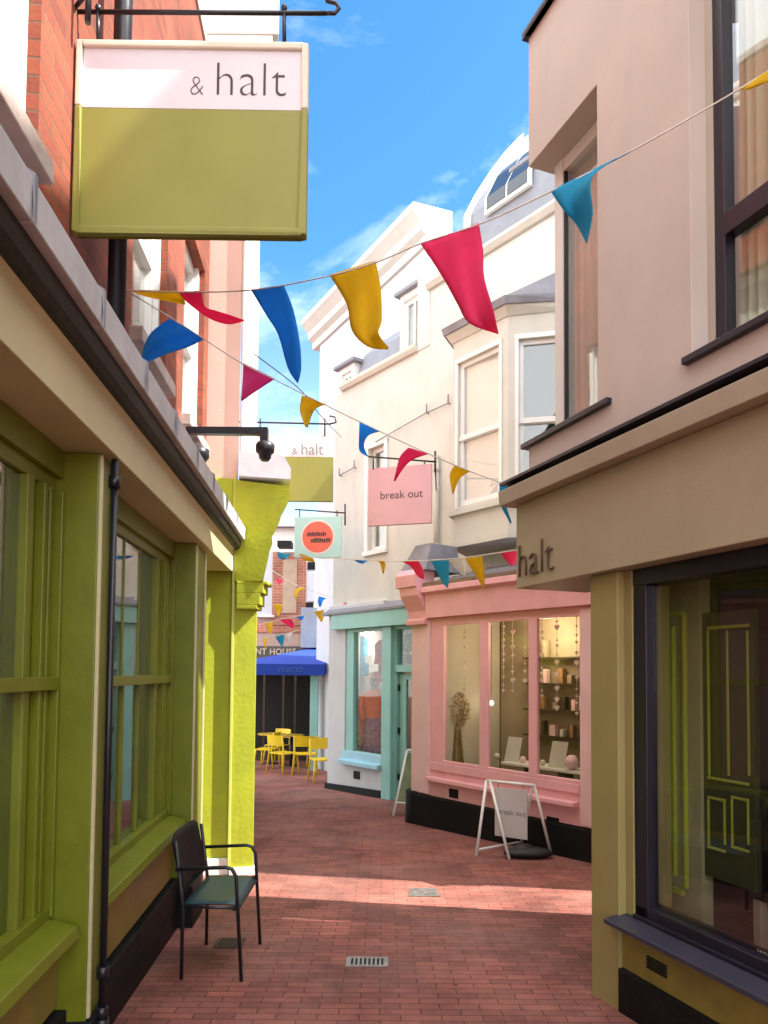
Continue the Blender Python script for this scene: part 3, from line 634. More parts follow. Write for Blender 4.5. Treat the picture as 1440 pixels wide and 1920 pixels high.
dormer(R.S(1070, -.45, 350), R.S(968, -.45, 350), zG+.12, zG+1.35, -.45, d)
dormer(R.S(672, -.5, 690), R.S(643, -.5, 690), zD+.1, zD+.75, -.4, d)
# first floor window
s0, s1, z0, z1 = hD[0]
q = M(R); q.wall(s0, s1, z0, z1, -.08, -.13, [(s0+.07, s1-.07, z0+.08, (z0+z1)/2-.03), (s0+.07, s1-.07, (z0+z1)/2+.03, z1-.07)]); q.box(s0-.1, s1+.1, -.1, .06, z0-.08, z0-.001)
q.box(s0-.09, s0, 0, .03, z0, z1+.08); q.box(s1, s1+.09, 0, .03, z0, z1+.08); q.box(s0-.09, s1+.09, 0, .035, z1+.0, z1+.1)
q = q.build('sash_window', WHITE, d, .005)
M(R).box(s0, s1, -.115, -.11, z0, z1).build('glass', GLASSD, q); curtain(R, s0, s1, -.2, z0, z1, CREAM, q)
# bay window
ob = .62
bs1 = R.S(850, ob, 800); bs0 = R.S(952, ob, 800); bsr = bs0-.75; bsl = bs1+.35
zw0, zw1 = R.Z(870, 948, ob), R.Z(857, 684, ob); zmid = R.Z(860, 825, ob); zk = R.Z(835, 1027, ob)
def facet(m, p, q, z0, z1, t, holes=(), off=0.0):       # a flat wall piece between two plan points (s,o)
    p = R.P(p[0], p[1], 0); q = R.P(q[0], q[1], 0); dd = (q-p); L = dd.length; fr = Fr(p.x, p.y, dd.x, dd.y, False)
    mm = M(fr); mm.wall(0, L, z0, z1, off, off-t, [h for h in holes]); m.v_off = len(m.v)
    bq = len(m.v); m.v += mm.v; m.f += [tuple(i+bq for i in f) for f in mm.f]; m.sm += mm.sm
    return fr, L
bay = M(R)
pf = [(bs0, ob), (bs1, ob)]; pn_ = [(bsr, 0), (bs0, ob)]
Lf = bs1-bs0; Ln = math.hypot(bs0-bsr, ob)
zct = zw1+.42
frf, _ = facet(bay, *pf, zk, zct, .12, [(.14, Lf-.10, zw0, zw1)])
frn, _ = facet(bay, *pn_, zk, zct, .12, [(.10, Ln-.14, zw0, zw1)])
facet(bay, (bs1, ob), (bsl, 0), zk, zct, .12)
bay = bay.build('bay_window', CREAM, d)
for fr_, L_, a0, a1 in ((frf, Lf, .14, Lf-.10), (frn, Ln, .10, Ln-.14)):
    q = M(fr_); q.wall(a0, a1, zw0, zw1, -.04, -.09, [(a0+.06, a1-.06, zw0+.08, zmid-.03), (a0+.06, a1-.06, zmid+.03, zw1-.06)])
    q.box(a0-.05, a0, 0, .02, zw0-.03, zw1+.05); q.box(a1, a1+.05, 0, .02, zw0-.03, zw1+.05); q.box(a0-.05, a1+.05, 0, .025, zw1+.0, zw1+.06); q.box(a0, a1, -.05, -.015, zmid-.02, zmid+.05)
    q.build('sash_frame', WHITE, bay, .004); M(fr_).box(a0, a1, -.07, -.066, zw0, zw1).build('glass', GLASSD, bay)
    M(fr_).box(a0+.03, a1-.03, -.105, -.10, zw0+.03, zw1-.03).build('blind', mat('cream_blind', (.80, .79, .77), .8, .05, 30, .04, 3) if fr_ is frf else DARKIN, bay)
def ring(z0, z1, e0, e1):     # moulding round the bay
    m_ = M(R); k = .55
    pts0 = [(bsr-e0*.4, 0), (bs0-e0*k, ob+e0), (bs1+e0*k, ob+e0), (bsl+e0, 0)]; pts1 = [(bsr-e1*.4, 0), (bs0-e1*k, ob+e1), (bs1+e1*k, ob+e1), (bsl+e1, 0)]
    vs = [R.P(s_, o_, z0) for s_, o_ in pts0]+[R.P(s_, o_, z1) for s_, o_ in pts1]
    m_.add(vs, [(0, 1, 2, 3), (7, 6, 5, 4), (0, 4, 5, 1), (1, 5, 6, 2), (2, 6, 7, 3), (3, 7, 4, 0)]); return m_
ring(zct-.10, zct, .02, .10).build('bay_cornice', CREAM, bay); ring(zct+.001, zct+.09, .13, .16).build('bay_cornice_top', LEADD, bay)
ring(zw0-.12, zw0-.06, .06, .06).build('bay_sill', CREAM, bay); ring(zk-.03, zk+.05, .03, .03).build('bay_base_moulding', CREAM, bay)
m = M(R); zr0 = zct+.09
vs = [R.P(s_, o_, zr0) for s_, o_ in [(bsr-.05, 0), (bs0-.08, ob+.14), (bs1+.08, ob+.14), (bsl+.14, 0)]]+[R.P(bsr+.1, .02, zr0+.45), R.P(bs1-.1, .02, zr0+.45)]
m.add(vs, [(0, 1, 4), (1, 2, 5, 4), (2, 3, 5), (0, 4, 5, 3), (0, 3, 2, 1)]); m.build('bay_roof', LEADD, bay)

# ------------------------------------------------------------------ teal shopfront
T = R; ot = .08
t = thing('teal_shopfront', tuple(T.P(12.5*1.27, ot, -.45)), 'teal shopfront with clothes window and glazed door under the white wall', 'shopfront')
s632, s648, s660, s718, s735, s775 = [T.S(x, ot) for x in (628, 647, 661, 718, 735, 790)]
zft = T.Z(640, 1153, ot); zfb = T.Z(640, 1181, ot); zgb = T.Z(660, 1408, ot); zsb = T.Z(660, 1428, ot); gzt = lambda s_: gz(*T.P(s_, 0, 0).xy)
pt = T.Z(640, 1476, ot)
M(T).wall(s718, sD-.001, -.7, zft+.18, ot-.001, -.25, [(s718-1, s648, zsb, zfb)]).build('white_front_wall', WCOOL, t, .004)
M(T).box(s775, s632, -.1, ot+.10, zfb, zft).build('fascia', TEAL, t, .006)
M(T).prism([(0, zft), (ot+.13, zft), (ot+.13, zft+.04), (0, zft+.16)], s775, sD+.05).build('fascia_flashing', LEADD, t)
M(T).box(s735, s718, -.15, ot+.03, -.7, zfb-.001).build('door_post', TEAL, t, .006)
q = M(T); q.wall(s718, s648, zsb, zfb-.001, ot-.02, ot-.12, [(s718+.02, s660, zgb, zfb-.06)]); q = q.build('display_window', TEAL, t, .005)
M(T).box(s718, s660, ot-.08, ot-.075, zgb, zfb).build('glass', GLASSC, q)
M(T).prism([(ot-.1, zgb), (ot+.01, zgb-.01), (ot+.015, zsb+.04), (ot+.10, zsb+.02), (ot+.10, zsb-.05), (ot-.1, zsb-.05)], s718+.02, T.S(643, ot)).build('sill', SKYB, q, .006)
M(T).plate([(s718+.01, -.8), (sD+.02, -.8), (sD+.02, T.Z(620, 1469, ot)), (s718+.01, T.Z(719, 1483, ot))], ot, ot+.05).build('plinth', BLACKP, t, .006)
vb = T.S(671, ot); M(T).box(vb-.09, vb+.09, ot-.01, ot+.012, T.Z(671, 1461, ot), T.Z(671, 1446, ot)).build('air_brick', BLACKP, t)
ztr = T.Z(745, 1247, ot-.1); ztd = T.Z(745, 1260, ot-.1)
q = M(T); q.box(s775, s735, -.12, ot-.03, ztd, ztr); q.box(s735-.06, s735, -.12, ot-.04, -.6, zfb); q.box(s775, s735, -.12, ot-.03, zfb-.06, zfb-.002)
q = q.build('door_frame', TEAL, t, .005); M(T).box(s775, s735-.06, ot-.1, ot-.095, ztr, zfb-.06).build('fanlight_glass', GLASSC, q)
q = M(T); dz0 = gzt(s735)+.03; q.wall(s775+.1, s735-.08, dz0, ztd-.03, ot-.1, ot-.15, [(s775+.2, s735-.24, dz0+.78, ztd-.12)])
q = q.build('door', TEAL, t, .006); M(T).box(s775+.2, s735-.24, ot-.13, ot-.125, dz0+.75, ztd-.1).build('door_glass', GLASSC, q)
hg = M(T)
for z in (dz0+.3, dz0+1.05, dz0+1.75): hg.box(s735-.10, s735-.065, ot-.1, ot-.07, z, z+.1)
hg.build('hinge', BLACKM, q)
rm = M(T); rm.box(s775-.9, s648+.32, -1.55, -1.5, -.6, 2.6); rm.box(s775-1, s648+.32, -1.5, -.15, -.6, -.5); rm.box(s648+.28, s648+.32, -1.5, -.14, -.6, 2.6); rm.box(s775-1, s648+.28, -1.5, -.15, zfb+.02, zfb+.08)
rm.build('room', BEIGEIN, t)
M(T).box(s775-1, s735+.2, -.95, -.9, -.6, zfb).build('dark_room_wall', DARKIN, t)
# goods inside the teal window
def blob(m, c_, rx, ry, rz, seg=12, rings=8, jitter=0):
    vs = []; c_ = Vector(c_)
    for i in range(1, rings):
        th = math.pi*i/rings
        for k in range(seg):
            ph = 2*math.pi*k/seg; j = 1+random.uniform(-jitter, jitter)
            vs.append(c_+Vector((rx*math.sin(th)*math.cos(ph)*j, ry*math.sin(th)*math.sin(ph)*j, rz*math.cos(th)*j)))
    b0 = len(vs); vs += [c_+Vector((0, 0, rz)), c_-Vector((0, 0, rz))]
    fs = [(i*seg+k, i*seg+(k+1) % seg, (i+1)*seg+(k+1) % seg, (i+1)*seg+k) for i in range(rings-2) for k in range(seg)]
    fs += [(b0, (k+1) % seg, k) for k in range(seg)]+[(b0+1, (rings-2)*seg+k, (rings-2)*seg+(k+1) % seg) for k in range(seg)]
    m.add(vs, fs, True); return m
def figure_profile(m, base, prof, sx=1, sy=.6, seg=20, folds=0):
    base = Vector(base); vs = []
    for r, h in prof:
        for k in range(seg):
            ph = 2*math.pi*k/seg; j = 1+folds*math.sin(ph*6+h*3)
            vs.append(base+Vector((r*sx*math.cos(ph)*j, r*sy*math.sin(ph)*j, h)))
    m.add(vs, [(i*seg+k, i*seg+(k+1) % seg, (i+1)*seg+(k+1) % seg, (i+1)*seg+k) for i in range(len(prof)-1) for k in range(seg)], True); return m
mb = T.P(T.S(703, -.38), -.38, 0); zfl = -.05
mn = thing('mannequin', (mb.x, mb.y, zfl), 'mannequin in orange top, straw hat and purple trousers in teal shop window', 'mannequin')
SKIRT = mat('purple_patterned_cloth', (.055, .03, .16), .8, .1, 60, .3, 18, col2=(.30, .28, .33)); ORNG = mat('orange_cloth', (.85, .17, .02), .8, .1, 60, .1, 10)
figure_profile(M(), (mb.x, mb.y, zfl), [(.20, 0), (.21, .3), (.19, .7), (.15, .93)], folds=.06).build('skirt', SKIRT, mn)
figure_profile(M(), (mb.x, mb.y, zfl), [(.16, .90), (.17, 1.0), (.19, 1.2), (.20, 1.32), (.07, 1.42)], folds=.02).build('top', ORNG, mn)
q = M(); 
for sx_ in (-1, 1): q.tube([(mb.x+sx_*.2, mb.y, zfl+1.33), (mb.x+sx_*.26, mb.y-.05, zfl+1.08), (mb.x+sx_*.2, mb.y-.12, zfl+.85)], [.05, .045, .035], 10)
q.build('sleeves', ORNG, mn)
blob(M(), (mb.x, mb.y, zfl+1.53), .085, .095, .12).build('head', BEIGEIN, mn)
q = M(); q.lathe((mb.x, mb.y, zfl+1.6), [(.19, 0), (.185, .01), (.10, .02), (.09, .10), (.02, .12)], 20); q.build('hat', mat('straw', (.50, .30, .10), .9, .3, 60, .2, 20), mn)
mb2 = T.P(T.S(680, -.3), -.3, 0)
mn = thing('garment_stand', (mb2.x, mb2.y, zfl), 'orange scarf and green bag hung on a stand left of the mannequin', 'display stand')
M().tube([(mb2.x, mb2.y, zfl), (mb2.x, mb2.y, zfl+1.2)], .015).build('pole', DARKW, mn)
figure_profile(M(), (mb2.x, mb2.y, zfl), [(.05, .5), (.09, .7), (.08, 1.0), (.03, 1.18)], folds=.1).build('scarf', mat('peach_cloth', (.75, .35, .10), .8, .1, 60, .15, 14), mn)
blob(M(), (mb2.x-.07, mb2.y-.08, zfl+.5), .09, .07, .12, jitter=.1).build('bag', mat('green_cloth', (.25, .42, .05), .8, .2, 60, .2, 14), mn)
figure_profile(M(), (mb2.x-.08, mb2.y-.02, zfl), [(.12, 0), (.13, .1), (.10, .3), (.08, .38)], folds=.08).build('basket', mat('grey_wicker', (.35, .32, .24), .9, .6, 80, .3, 30), mn)
cards = [(690, 1236, .17, .13), (700, 1252, .26, .13)]
for k, (px, py, w_, h_) in enumerate(cards):
    s_, z_ = T.hit(px, py, -.02); q = M(T); q.box(s_-w_/2, s_+w_/2, -.03, -.02, z_-h_/2, z_+h_/2)
    tag(q.build('window_card', WHITE), ['small white card stuck inside the teal shop window', 'wider white card just below the small card in teal window'][k], 'card', 'cards in the teal shop window')
bm_ = emit('lit_bulb', (1, .85, .6), 12)
for k, px in enumerate((687, 698)):
    s_, z_ = T.hit(px, 1186, -.5); p_ = T.P(s_, -.5, z_); o = M(); blob(o, p_, .035, .035, .035)
    q = thing('spotlight', tuple(p_), ['left of the two lit round lamps at the top of the teal window', 'right of the two lit round lamps at the top of the teal window'][k], 'lamp', 'lamps in the teal window')
    o.build('bulb', bm_, q); M().tube([p_+Vector((0, 0, .03)), (p_.x, p_.y, zfb+.02)], .008).build('rod', BLACKM, q)
for i, (px, y0, col, lab) in enumerate([(668, 1196, (.75, .22, .05), 'orange garment hanging at the top left of the teal window'), (679, 1192, (.05, .25, .45), 'blue garment hanging beside the orange one in the teal window'), (714, 1200, (.62, .05, .08), 'red garment hanging behind the mannequin by the teal door post')]):
    s_, z_ = T.hit(px, y0, -.42); p_ = T.P(s_, -.42, z_-.75); m = M(); figure_profile(m, (p_.x, p_.y, p_.z), [(.13, 0), (.12, .25), (.09, .5), (.10, .66), (.03, .75)], 1, .5, 16, .1)
    q = thing('hanging_garment', tuple(p_), lab, 'clothing', 'garments hanging in the teal window'); m.build('cloth', mat('garment_cloth', col, .8, .1, 40, .25, 14), q); M().tube([(p_.x, p_.y, p_.z+.74), (p_.x, p_.y, zfb+.02)], .006, 6).build('hook', STEEL, q)
# plant in the fanlight
def leafcloud(name, c_, rx, ry, rz, n_, size, m_, parent=None):
    m = M(); c_ = Vector(c_)
    for _ in range(n_):
        while True:
            v = Vector((random.uniform(-1, 1), random.uniform(-1, 1), random.uniform(-1, 1)))
            if v.length < 1: break
        p = c_+Vector((v.x*rx, v.y*ry, v.z*rz)); u = Vector((random.gauss(0, 1), random.gauss(0, 1), random.gauss(0, 1))).normalized(); w = u.orthogonal().normalized(); s_ = size*random.uniform(.5, 1.2)
        m.add([p-u*s_, p+w*s_*.4, p+u*s_, p-w*s_*.4], [(0, 1, 2, 3)])
    return m.build(name, m_, parent, weld=False, recalc=False)
LEAF = mat('leaf_green', (.16, .36, .02), .6, 0, 30, .3, 12, trans=.3); GOLD = mat('golden_petals', (.75, .45, .02), .7, 0, 30, .2, 12, trans=.3)
pp = T.P(T.S(762, -.3), -.3, zfb-.45); q = thing('hanging_plant', tuple(pp), 'leafy green plant with yellow blooms behind the glass above the teal door', 'plant')
leafcloud('leaves', pp+Vector((.05, 0, .12)), .22, .1, .3, 260, .06, LEAF, q); leafcloud('blooms', pp+Vector((-.12, -.02, -.1)), .07, .06, .2, 90, .05, GOLD, q)
M().lathe((pp.x-.1, pp.y, pp.z-.3), [(.05, 0), (.08, .12)], 12).build('pot', GOLD, q)
pp = T.P(T.S(754, -.3), -.3, .95); o = M(); figure_profile(o, pp, [(.05, 0), (.08, .05), (.09, .3), (.04, .38)], folds=.05); tag(o.build('yellow_cloth', GOLD), 'yellow cloth hanging behind the teal door glass', 'cloth')

# ------------------------------------------------------------------ pink shopfront
k = thing('pink_shopfront', tuple(PK.P(11, 0, -.35)), 'pink shopfront with three tall panes, a sill ledge and black plinth', 'shopfront')
S_ = lambda px: PK.S(px)
zpb = PK.Z(803, 1160); zpt = PK.Z(777, 1114); zct2 = PK.Z(768, 1098, .12)
s775p, s808, s833, s1107, sEnd = S_(775), S_(808), S_(830), S_(1090), 7.75
panes = [(S_(900), S_(833)), (S_(992), S_(916)), (S_(1088), S_(1008))]
zg0 = PK.Z(835, 1432); zg1 = PK.Z(835, 1168)
zp = PK.Z(800, 1487, .0); zl = PK.Z(808, 1457, .08)
M(PK).wall(sEnd, s775p, zp-.02, zpb, 0, -.06, [(S_(1088), s833, zg0, zg1)]).build('pink_wall', PINK, k, .004)
M(PK).box(s808, s775p+.0, -.0, .03, zp, zpb-.03).build('pilaster', PINKL, k, .006)
M(PK).box(sEnd, S_(1090), 0, .03, zp, zpb-.03).build('pilaster', PINKL, k, .006)
fr_ = M(PK); fr_.wall(S_(1088)-.0, s833+.0, zg0-.0, zg1, .012, -.035, [(a_, b_, zg0+.04, zg1-.03) for a_, b_ in panes])
fr_.box(S_(1088), s808-.005, 0, .025, zg0-.10, zg0-.001)
fr_ = fr_.build('window_frame', PINK, k, .006)
for a_, b_ in panes: M(PK).box(a_-.01, b_+.01, -.02, -.015, zg0+.02, zg1-.01).build('glass', GLASSC, fr_)
M(PK).prism([(0, zl+.0), (.10, zl-.005), (.10, zl-.05), (0, zl-.05)], S_(1085), s808).build('sill_ledge', PINK, k, .005)
M(PK).prism([(0, zpb), (.08, zpb), (.10, zpt-.05), (.17, zpt-.02), (.17, zpt+.05), (-.3, zpt+.05), (-.3, zpb)], sEnd, s808+.02).build('fascia', PINK, k, .004)
# console at the left end
cs = M(PK)
cs.prism([(0, zpb-.08), (.10, zpb-.08), (.11, zpb-.02), (.05, zpb+.0), (.07, zpb+.10), (.20, zpb+.30), (.22, zpt+.06), (0, zpt+.06)], s808+.03, s775p+.05)
cs.prism([(-.1, zpt+.06), (.24, zpt+.06), (.25, zpt+.22), (.18, zpt+.30), (-.1, zpt+.30)], s808+.05, s775p+.10)
cs.build('console_bracket', PINK, k, .008)
m = M(PK); m.box(sEnd, s808+.04, -.3, .12, zpt+.051, zpt+.11); m.build('timber_edge', mat('weathered_timber', (.22, .16, .10), .8, .5, 20, .3, 6, stretch=(1, 1, 8)), k, .004)
m = M(PK)
for i in range(9):
    m.prism([(-.02-.12*i, zpt+.10+.033*i), (-.02-.12*i, zpt+.145+.033*i), (-.18-.12*i, zpt+.155+.033*i), (-.18-.12*i, zpt+.10+.033*i)], sEnd, s808+.04-.01*i)
m.build('slate_roof', LEADD, k)
m = M(PK); sx0 = S_(812); m.add([PK.P(sx0, .14, zpt+.28), PK.P(s775p+.15, .14, zpt+.28), PK.P(s775p+.15, -.5, zpt+.28), PK.P(sx0, -.5, zpt+.28), PK.P(sx0+.08, -.02, zpt+.66), PK.P(s775p-.0, -.02, zpt+.66), PK.P(s775p+.0, -.5, zpt+.66), PK.P(sx0+.08, -.5, zpt+.66)],
    [(0, 1, 2, 3), (4, 7, 6, 5), (0, 4, 5, 1), (1, 5, 6, 2), (2, 6, 7, 3), (3, 7, 4, 0)]); m.build('lead_hood', LEADD, k, .01)
M(PK).box(sEnd, s775p+.02, -1.3, -.2, -.6, -.2).build('shop_floor', DARKW, k)
# plinth with a rounded far end
zgp = gz(*PK.P(s775p, 0, 0).xy)
m = M(PK); m.prism([(-.2, -.6), (.06, -.6), (.05, PK.Z(1000, 1533)), (-.2, PK.Z(1000, 1533))], sEnd, s775p+.02)
m = m.build('plinth', BLACKP, k, .01)
c0 = PK.P(s775p+.02, -.10, 0); M().lathe((c0.x, c0.y, -.7), [(.17, 0), (.165, .3), (.155, PK.Z(775, 1483)+.7)], 20).build('rounded_plinth_end', BLACKP, k)
for px in (851, 1037):
    zv = 1487 if px < 900 else 1541
    s_, z_ = PK.hit(px, zv, .0); M(PK).box(s_-.08, s_+.08, -.01, .01, z_-.06, z_+.05).build('air_brick', BLACKP, k)
m = M(PK); m.box(sEnd-.2, s833+.02, -1.15, -1.1, -.3, zpb); m.build('shop_back_wall', BEIGEIN, k)
m = M(PK); m.box(s833+.04, s833+.1, -1.1, -.065, -.3, zpb); m.box(sEnd, s833+.04, -1.1, -.2, zpb+.0, zpb+.03); m.build('shop_side_wall', mat('pale_taupe_interior', (.55, .50, .42), .8, .1, 20, .06, 2), k)
M(PK).box(sEnd, s833, -1.1, -.2, -.2, zg0-.35).build('display_floor', DARKW, k)
m = M(PK)
for i in range(7): m.box(sEnd+.2+i*.34, sEnd+.22+i*.34, -1.1, -1.07, zg0, zg1-.2)
for i in range(4): m.box(sEnd, panes[1][1]+.3, -1.1, -.95, zg0+.35+i*.33, zg0+.37+i*.33)
m.build('back_shelves', DARKW, k)
# stock on shelves
cols_ = [BEIGEIN, CREAM, DARKW, mat('kraft', (.35, .2, .09), .8, .1, 30, .2, 8), PINKL]
for j_ in range(4):
    for i in range(22):
        if random.random() < .25: continue
        s_ = sEnd+.25+i*.15+random.uniform(-.03, .03); h_ = random.uniform(.08, .22); w_ = random.uniform(.04, .1)
        if s_ > panes[1][1]+.15: continue
        tag(M(PK).box(s_, s_+w_, -1.06, -.98, zg0+.371+j_*.33, zg0+.371+j_*.33+h_).build('stock_box', cols_[(i*3+j_) % 5], None, .004),
            'small boxed item on the back shelves of the pink shop', 'box', 'boxed goods on the pink shop shelves')
# heart garlands
HEART = mat('blush_paper', (.86, .78, .72), .7, .05, 30, .1, 9)
gl_ = [(871, 1185, 1310, 'leftmost heart garland in the left pink shop pane'), (944, 1175, 1300, 'heart garland at the centre of the middle pane'), (984, 1215, 1295, 'short heart garland at the right edge of the middle pane'), (1016, 1185, 1320, 'heart garland at the left edge of the right pane'), (1044, 1165, 1330, 'heart garland at the centre of the right pane'), (1081, 1155, 1350, 'heart garland nearest the right edge of the right pane'), (961, 1185, 1310, 'faint heart garland between the two others in the middle pane')]
for px, y0, y1, lab in gl_:
    s_, zt_ = PK.hit(px, y0, -.25); _, zb_ = PK.hit(px, y1, -.25); q = thing('heart_garland', tuple(PK.P(s_, -.25, zb_)), lab, 'garland', 'heart garlands in the pink shop window')
    M().tube([PK.P(s_, -.25, zg1), PK.P(s_, -.25, zb_)], .0025, 5).build('thread', HEART, q)
    hm = M(PK); z_ = zt_
    while z_ > zb_:
        r_ = random.choice([.016, .022, .036]); pts = []
        for i in range(16):
            a_ = i/16*2*math.pi; pts.append((s_+r_*math.sin(a_)**3, z_+r_*(.8125*math.cos(a_)-.3125*math.cos(2*a_)-.125*math.cos(3*a_)-.0625*math.cos(4*a_))))
        hm.plate(pts, -.253, -.247); z_ -= r_*2+random.uniform(.02, .09)
    hm.build('hearts', HEART, q)
# vase of dried flowers
vp = PK.P(PK.S(857, -.3), -.3, zg0-.35); q = thing('floor_vase', tuple(vp), 'tall brown vase of dried pampas grass in the left pink pane', 'vase')
M().lathe(vp, [(.10, 0), (.115, .05), (.10, .3), (.055, .75), (.05, .82)], 18).build('vase', mat('bronze_glaze', (.20, .13, .05), .3, .1, 20, .2, 6), q)
leafcloud('dried_flowers', vp+Vector((0, 0, 1.02)), .17, .12, .24, 420, .035, mat('dried_stems', (.52, .36, .20), .9, 0, 30, .3, 20, trans=.3), q)
# display table with cards
tb = thing('display_table', tuple(PK.P(S_(985), -.4, zg0-.35)), 'pale low table with dark legs behind the pink shop panes', 'table')
ta, tb1 = S_(1068), S_(915); ztb = PK.Z(1000, 1434, -.3)
M(PK).box(ta, tb1, -.55, -.22, ztb-.03, ztb).build('table_top', WHITE, tb, .004)
for s_ in (ta+.35, tb1-.35): M(PK).box(s_-.05, s_+.05, -.45, -.3, zg0-.35, ztb-.031).build('leg', BLACKM, tb)
for i, (px, lab) in enumerate([(958, 'cream greetings card propped on the table in the middle pane'), (1042, 'cream greetings card propped on the table in the right pane')]):
    s_ = PK.S(px, -.3); m = M(PK); P = PK.P
    m.add([P(s_-.11, -.3, ztb+.005), P(s_+.11, -.3, ztb+.005), P(s_+.11, -.38, ztb+.29), P(s_-.11, -.38, ztb+.29), P(s_-.11, -.31, ztb+.005), P(s_+.11, -.31, ztb+.005), P(s_+.11, -.39, ztb+.29), P(s_-.11, -.39, ztb+.29)], [(0, 1, 2, 3), (7, 6, 5, 4), (0, 4, 5, 1), (1, 5, 6, 2), (2, 6, 7, 3), (3, 7, 4, 0)])
    tag(m.build('greetings_card', CREAM), lab, 'card', 'cards on the display table')
for i, (px, dz_, sz_, lab) in enumerate([(930, .05, .04, 'small pale ornament left of the middle card'), (978, .05, .04, 'small pale ornament right of the middle card'), (1015, .05, .035, 'small pale ornament left of the right card'), (1070, .09, .08, 'pale bag-like ornament at the right end of the table')]):
    p_ = PK.P(PK.S(px, -.3), -.32, ztb+sz_); tag(blob(M(), p_, sz_, sz_, sz_, jitter=.1).build('ornament', [CREAM, PINKL][i % 2]), lab, 'ornament', 'ornaments on the display table')
pp = PK.P(S_(1078), -.3, zg0+.02); tag(leafcloud('dried_flower_bunch', pp, .12, .1, .2, 260, .04, mat('tan_petals', (.6, .38, .18), .9, 0, 30, .3, 15, trans=.3)), 'bunch of tan dried flowers at the foot of the right pane', 'flowers')
for i, (px, py, lab) in enumerate([(883, 1342, 'small lit globe lamp low in the left pink pane'), (921, 1318, 'small lit globe lamp at the left of the middle pink pane')]):
    s_, z_ = PK.hit(px, py, -.7); p_ = PK.P(s_, -.7, z_); q = thing('globe_lamp', tuple(p_), lab, 'lamp', 'globe lamps in the pink shop')
    blob(M(), p_, .03, .03, .03).build('bulb', bm_, q); M().tube([p_+Vector((0, 0, .03)), (p_.x, p_.y, zg1)], .004, 6).build('flex', BLACKM, q)
ld = bpy.data.lights.new('shop_lamp_light', 'POINT'); ld.energy = 14; ld.color = (1, .78, .5); ld.shadow_soft_size = .2; lo = bpy.data.objects.new('shop_lamp_light', ld); scene.collection.objects.link(lo); lo.location = PK.P(S_(950), -.7, zg1-.15)
ld = bpy.data.lights.new('teal_lamp_light', 'POINT'); ld.energy = 5; ld.color = (1, .88, .72); ld.shadow_soft_size = .1; lo = bpy.data.objects.new('teal_lamp_light', ld); scene.collection.objects.link(lo); lo.location = T.P(T.S(712, -.6), -.55, zfb-.3)

# ------------------------------------------------------------------ E: cornice building behind the terrace
e = thing('corniced_building', tuple(E_.P(0, -1, -.5)), 'pale building with heavy moulded cornice rising behind the white terrace', 'building')
zE = E_.Z(597, 640); zE2 = E_.Z(577, 612, .35)
s790 = E_.S(800, 0, 430)
hE = [(E_.S(672), E_.S(645), E_.Z(655, 708), E_.Z(655, 655))]
M(E_).wall(s790, 0, -.6, zE+.1, 0, -.7, [(s790-1, -1.2, -1, 3.1)]).build('pale_wall', WCOOL, e)
m = M(E_); m.prism([(0, zE-.15), (.06, zE-.15), (.08, zE), (.18, zE+.08), (.20, zE+.22), (.32, zE+.36), (.36, zE+.40), (.36, zE+.52), (-.5, zE+.62), (-.5, zE-.15)], s790-.1, .3); m.build('moulded_cornice', CREAM, e)
# ------------------------------------------------------------------ F: end of the lane
f = thing('pub_building', (-1.5, 19, -.7), 'far brick building with a sign lettered NT HOUSE over dark windows', 'building')
def FX(px, Y=19.0): return at(px, 1180, Y).x
def FZ(py, Y=19.0): return at(540, py, Y).z
M().wall(-6.5, -.6, -1, 6.3, 0, 0, []) 
FW_ = Fr(0, 19, 1, 0, False); FW_.u = Vector((1, 0, 0)); FW_.n = Vector((0, -1, 0))
M(FW_).wall(-6.5, 1.5, FZ(1212), 4.6, 0, -.3, []).build('brick_wall', mat('rosy_pale_render', (.52, .36, .30), .85, .4, 30, .12, 4, dirt=.3), f)
M(FW_).box(FX(510), FX(575), 0, .06, FZ(1172), FZ(1036)).build('brick_panel', BRICKF, f)
M(FW_).box(FX(530), FX(556), .06, .08, FZ(1150), FZ(1050)).build('render_panel', mat('buff_panel', (.55, .40, .28), .85, .3, 30, .1, 6), f)
M(FW_).box(FX(480), FX(570), 0, .03, FZ(1186), FZ(1168)).build('brick_band', BRICKF, f)
M(FW_).box(FX(482), FX(510), 0, .05, FZ(1158), FZ(1000)).build('white_bay', WCOOL, f)
m = M(FW_); m.box(FX(576), FX(640), 0, .4, FZ(1142), FZ(980)); m.build('pale_wing', WCOOL, f)
m = M(FW_); m.box(FX(568), FX(640), 0, .5, FZ(1215), FZ(1142)); m.build('grey_wing', mat('blue_grey_render', (.25, .29, .36), .8, .2, 20, .1, 3), f)
for (x0, x1, y0, y1) in [(578, 592, 1072, 1058), (576, 590, 1145, 1132), (522, 548, 1030, 1019)]: M(FW_).box(FX(x0), FX(x1), .0, .42, FZ(y0), FZ(y1)).build('black_window', BLACKP, f)
m = M(FW_); m.box(FX(579), FX(592), .4, .43, FZ(1130), FZ(1078)); m.build('window_shutter', mat('lilac_grey', (.5, .5, .56), .7, .1, 20, .05, 3), f)
m = M(FW_); m.box(FX(485), FX(515), .03, .12, FZ(1158), FZ(1154)); m.build('white_ledge', WHITE, f)
M(FW_).box(-6.5, 1.5, 0, .12, FZ(1236), FZ(1212)).build('sign_fascia', mat('grey_brown_fascia', (.10, .09, .085), .6, .1, 20, .1, 3), f)
M(FW_).box(-6.5, 1.5, 0, .16, FZ(1240), FZ(1236)).build('fascia_moulding', CREAM, f)
text('PINT HOUSE', .22, (FX(557), 18.87, FZ(1227.5)), (1, 0, 0), (0, 0, 1), mat('gold_lettering', (.55, .47, .36), .6, 0, 30, .05, 3), f, cx='RIGHT', spacing=1.1, offset=.006, sx=.93, depth=.01)
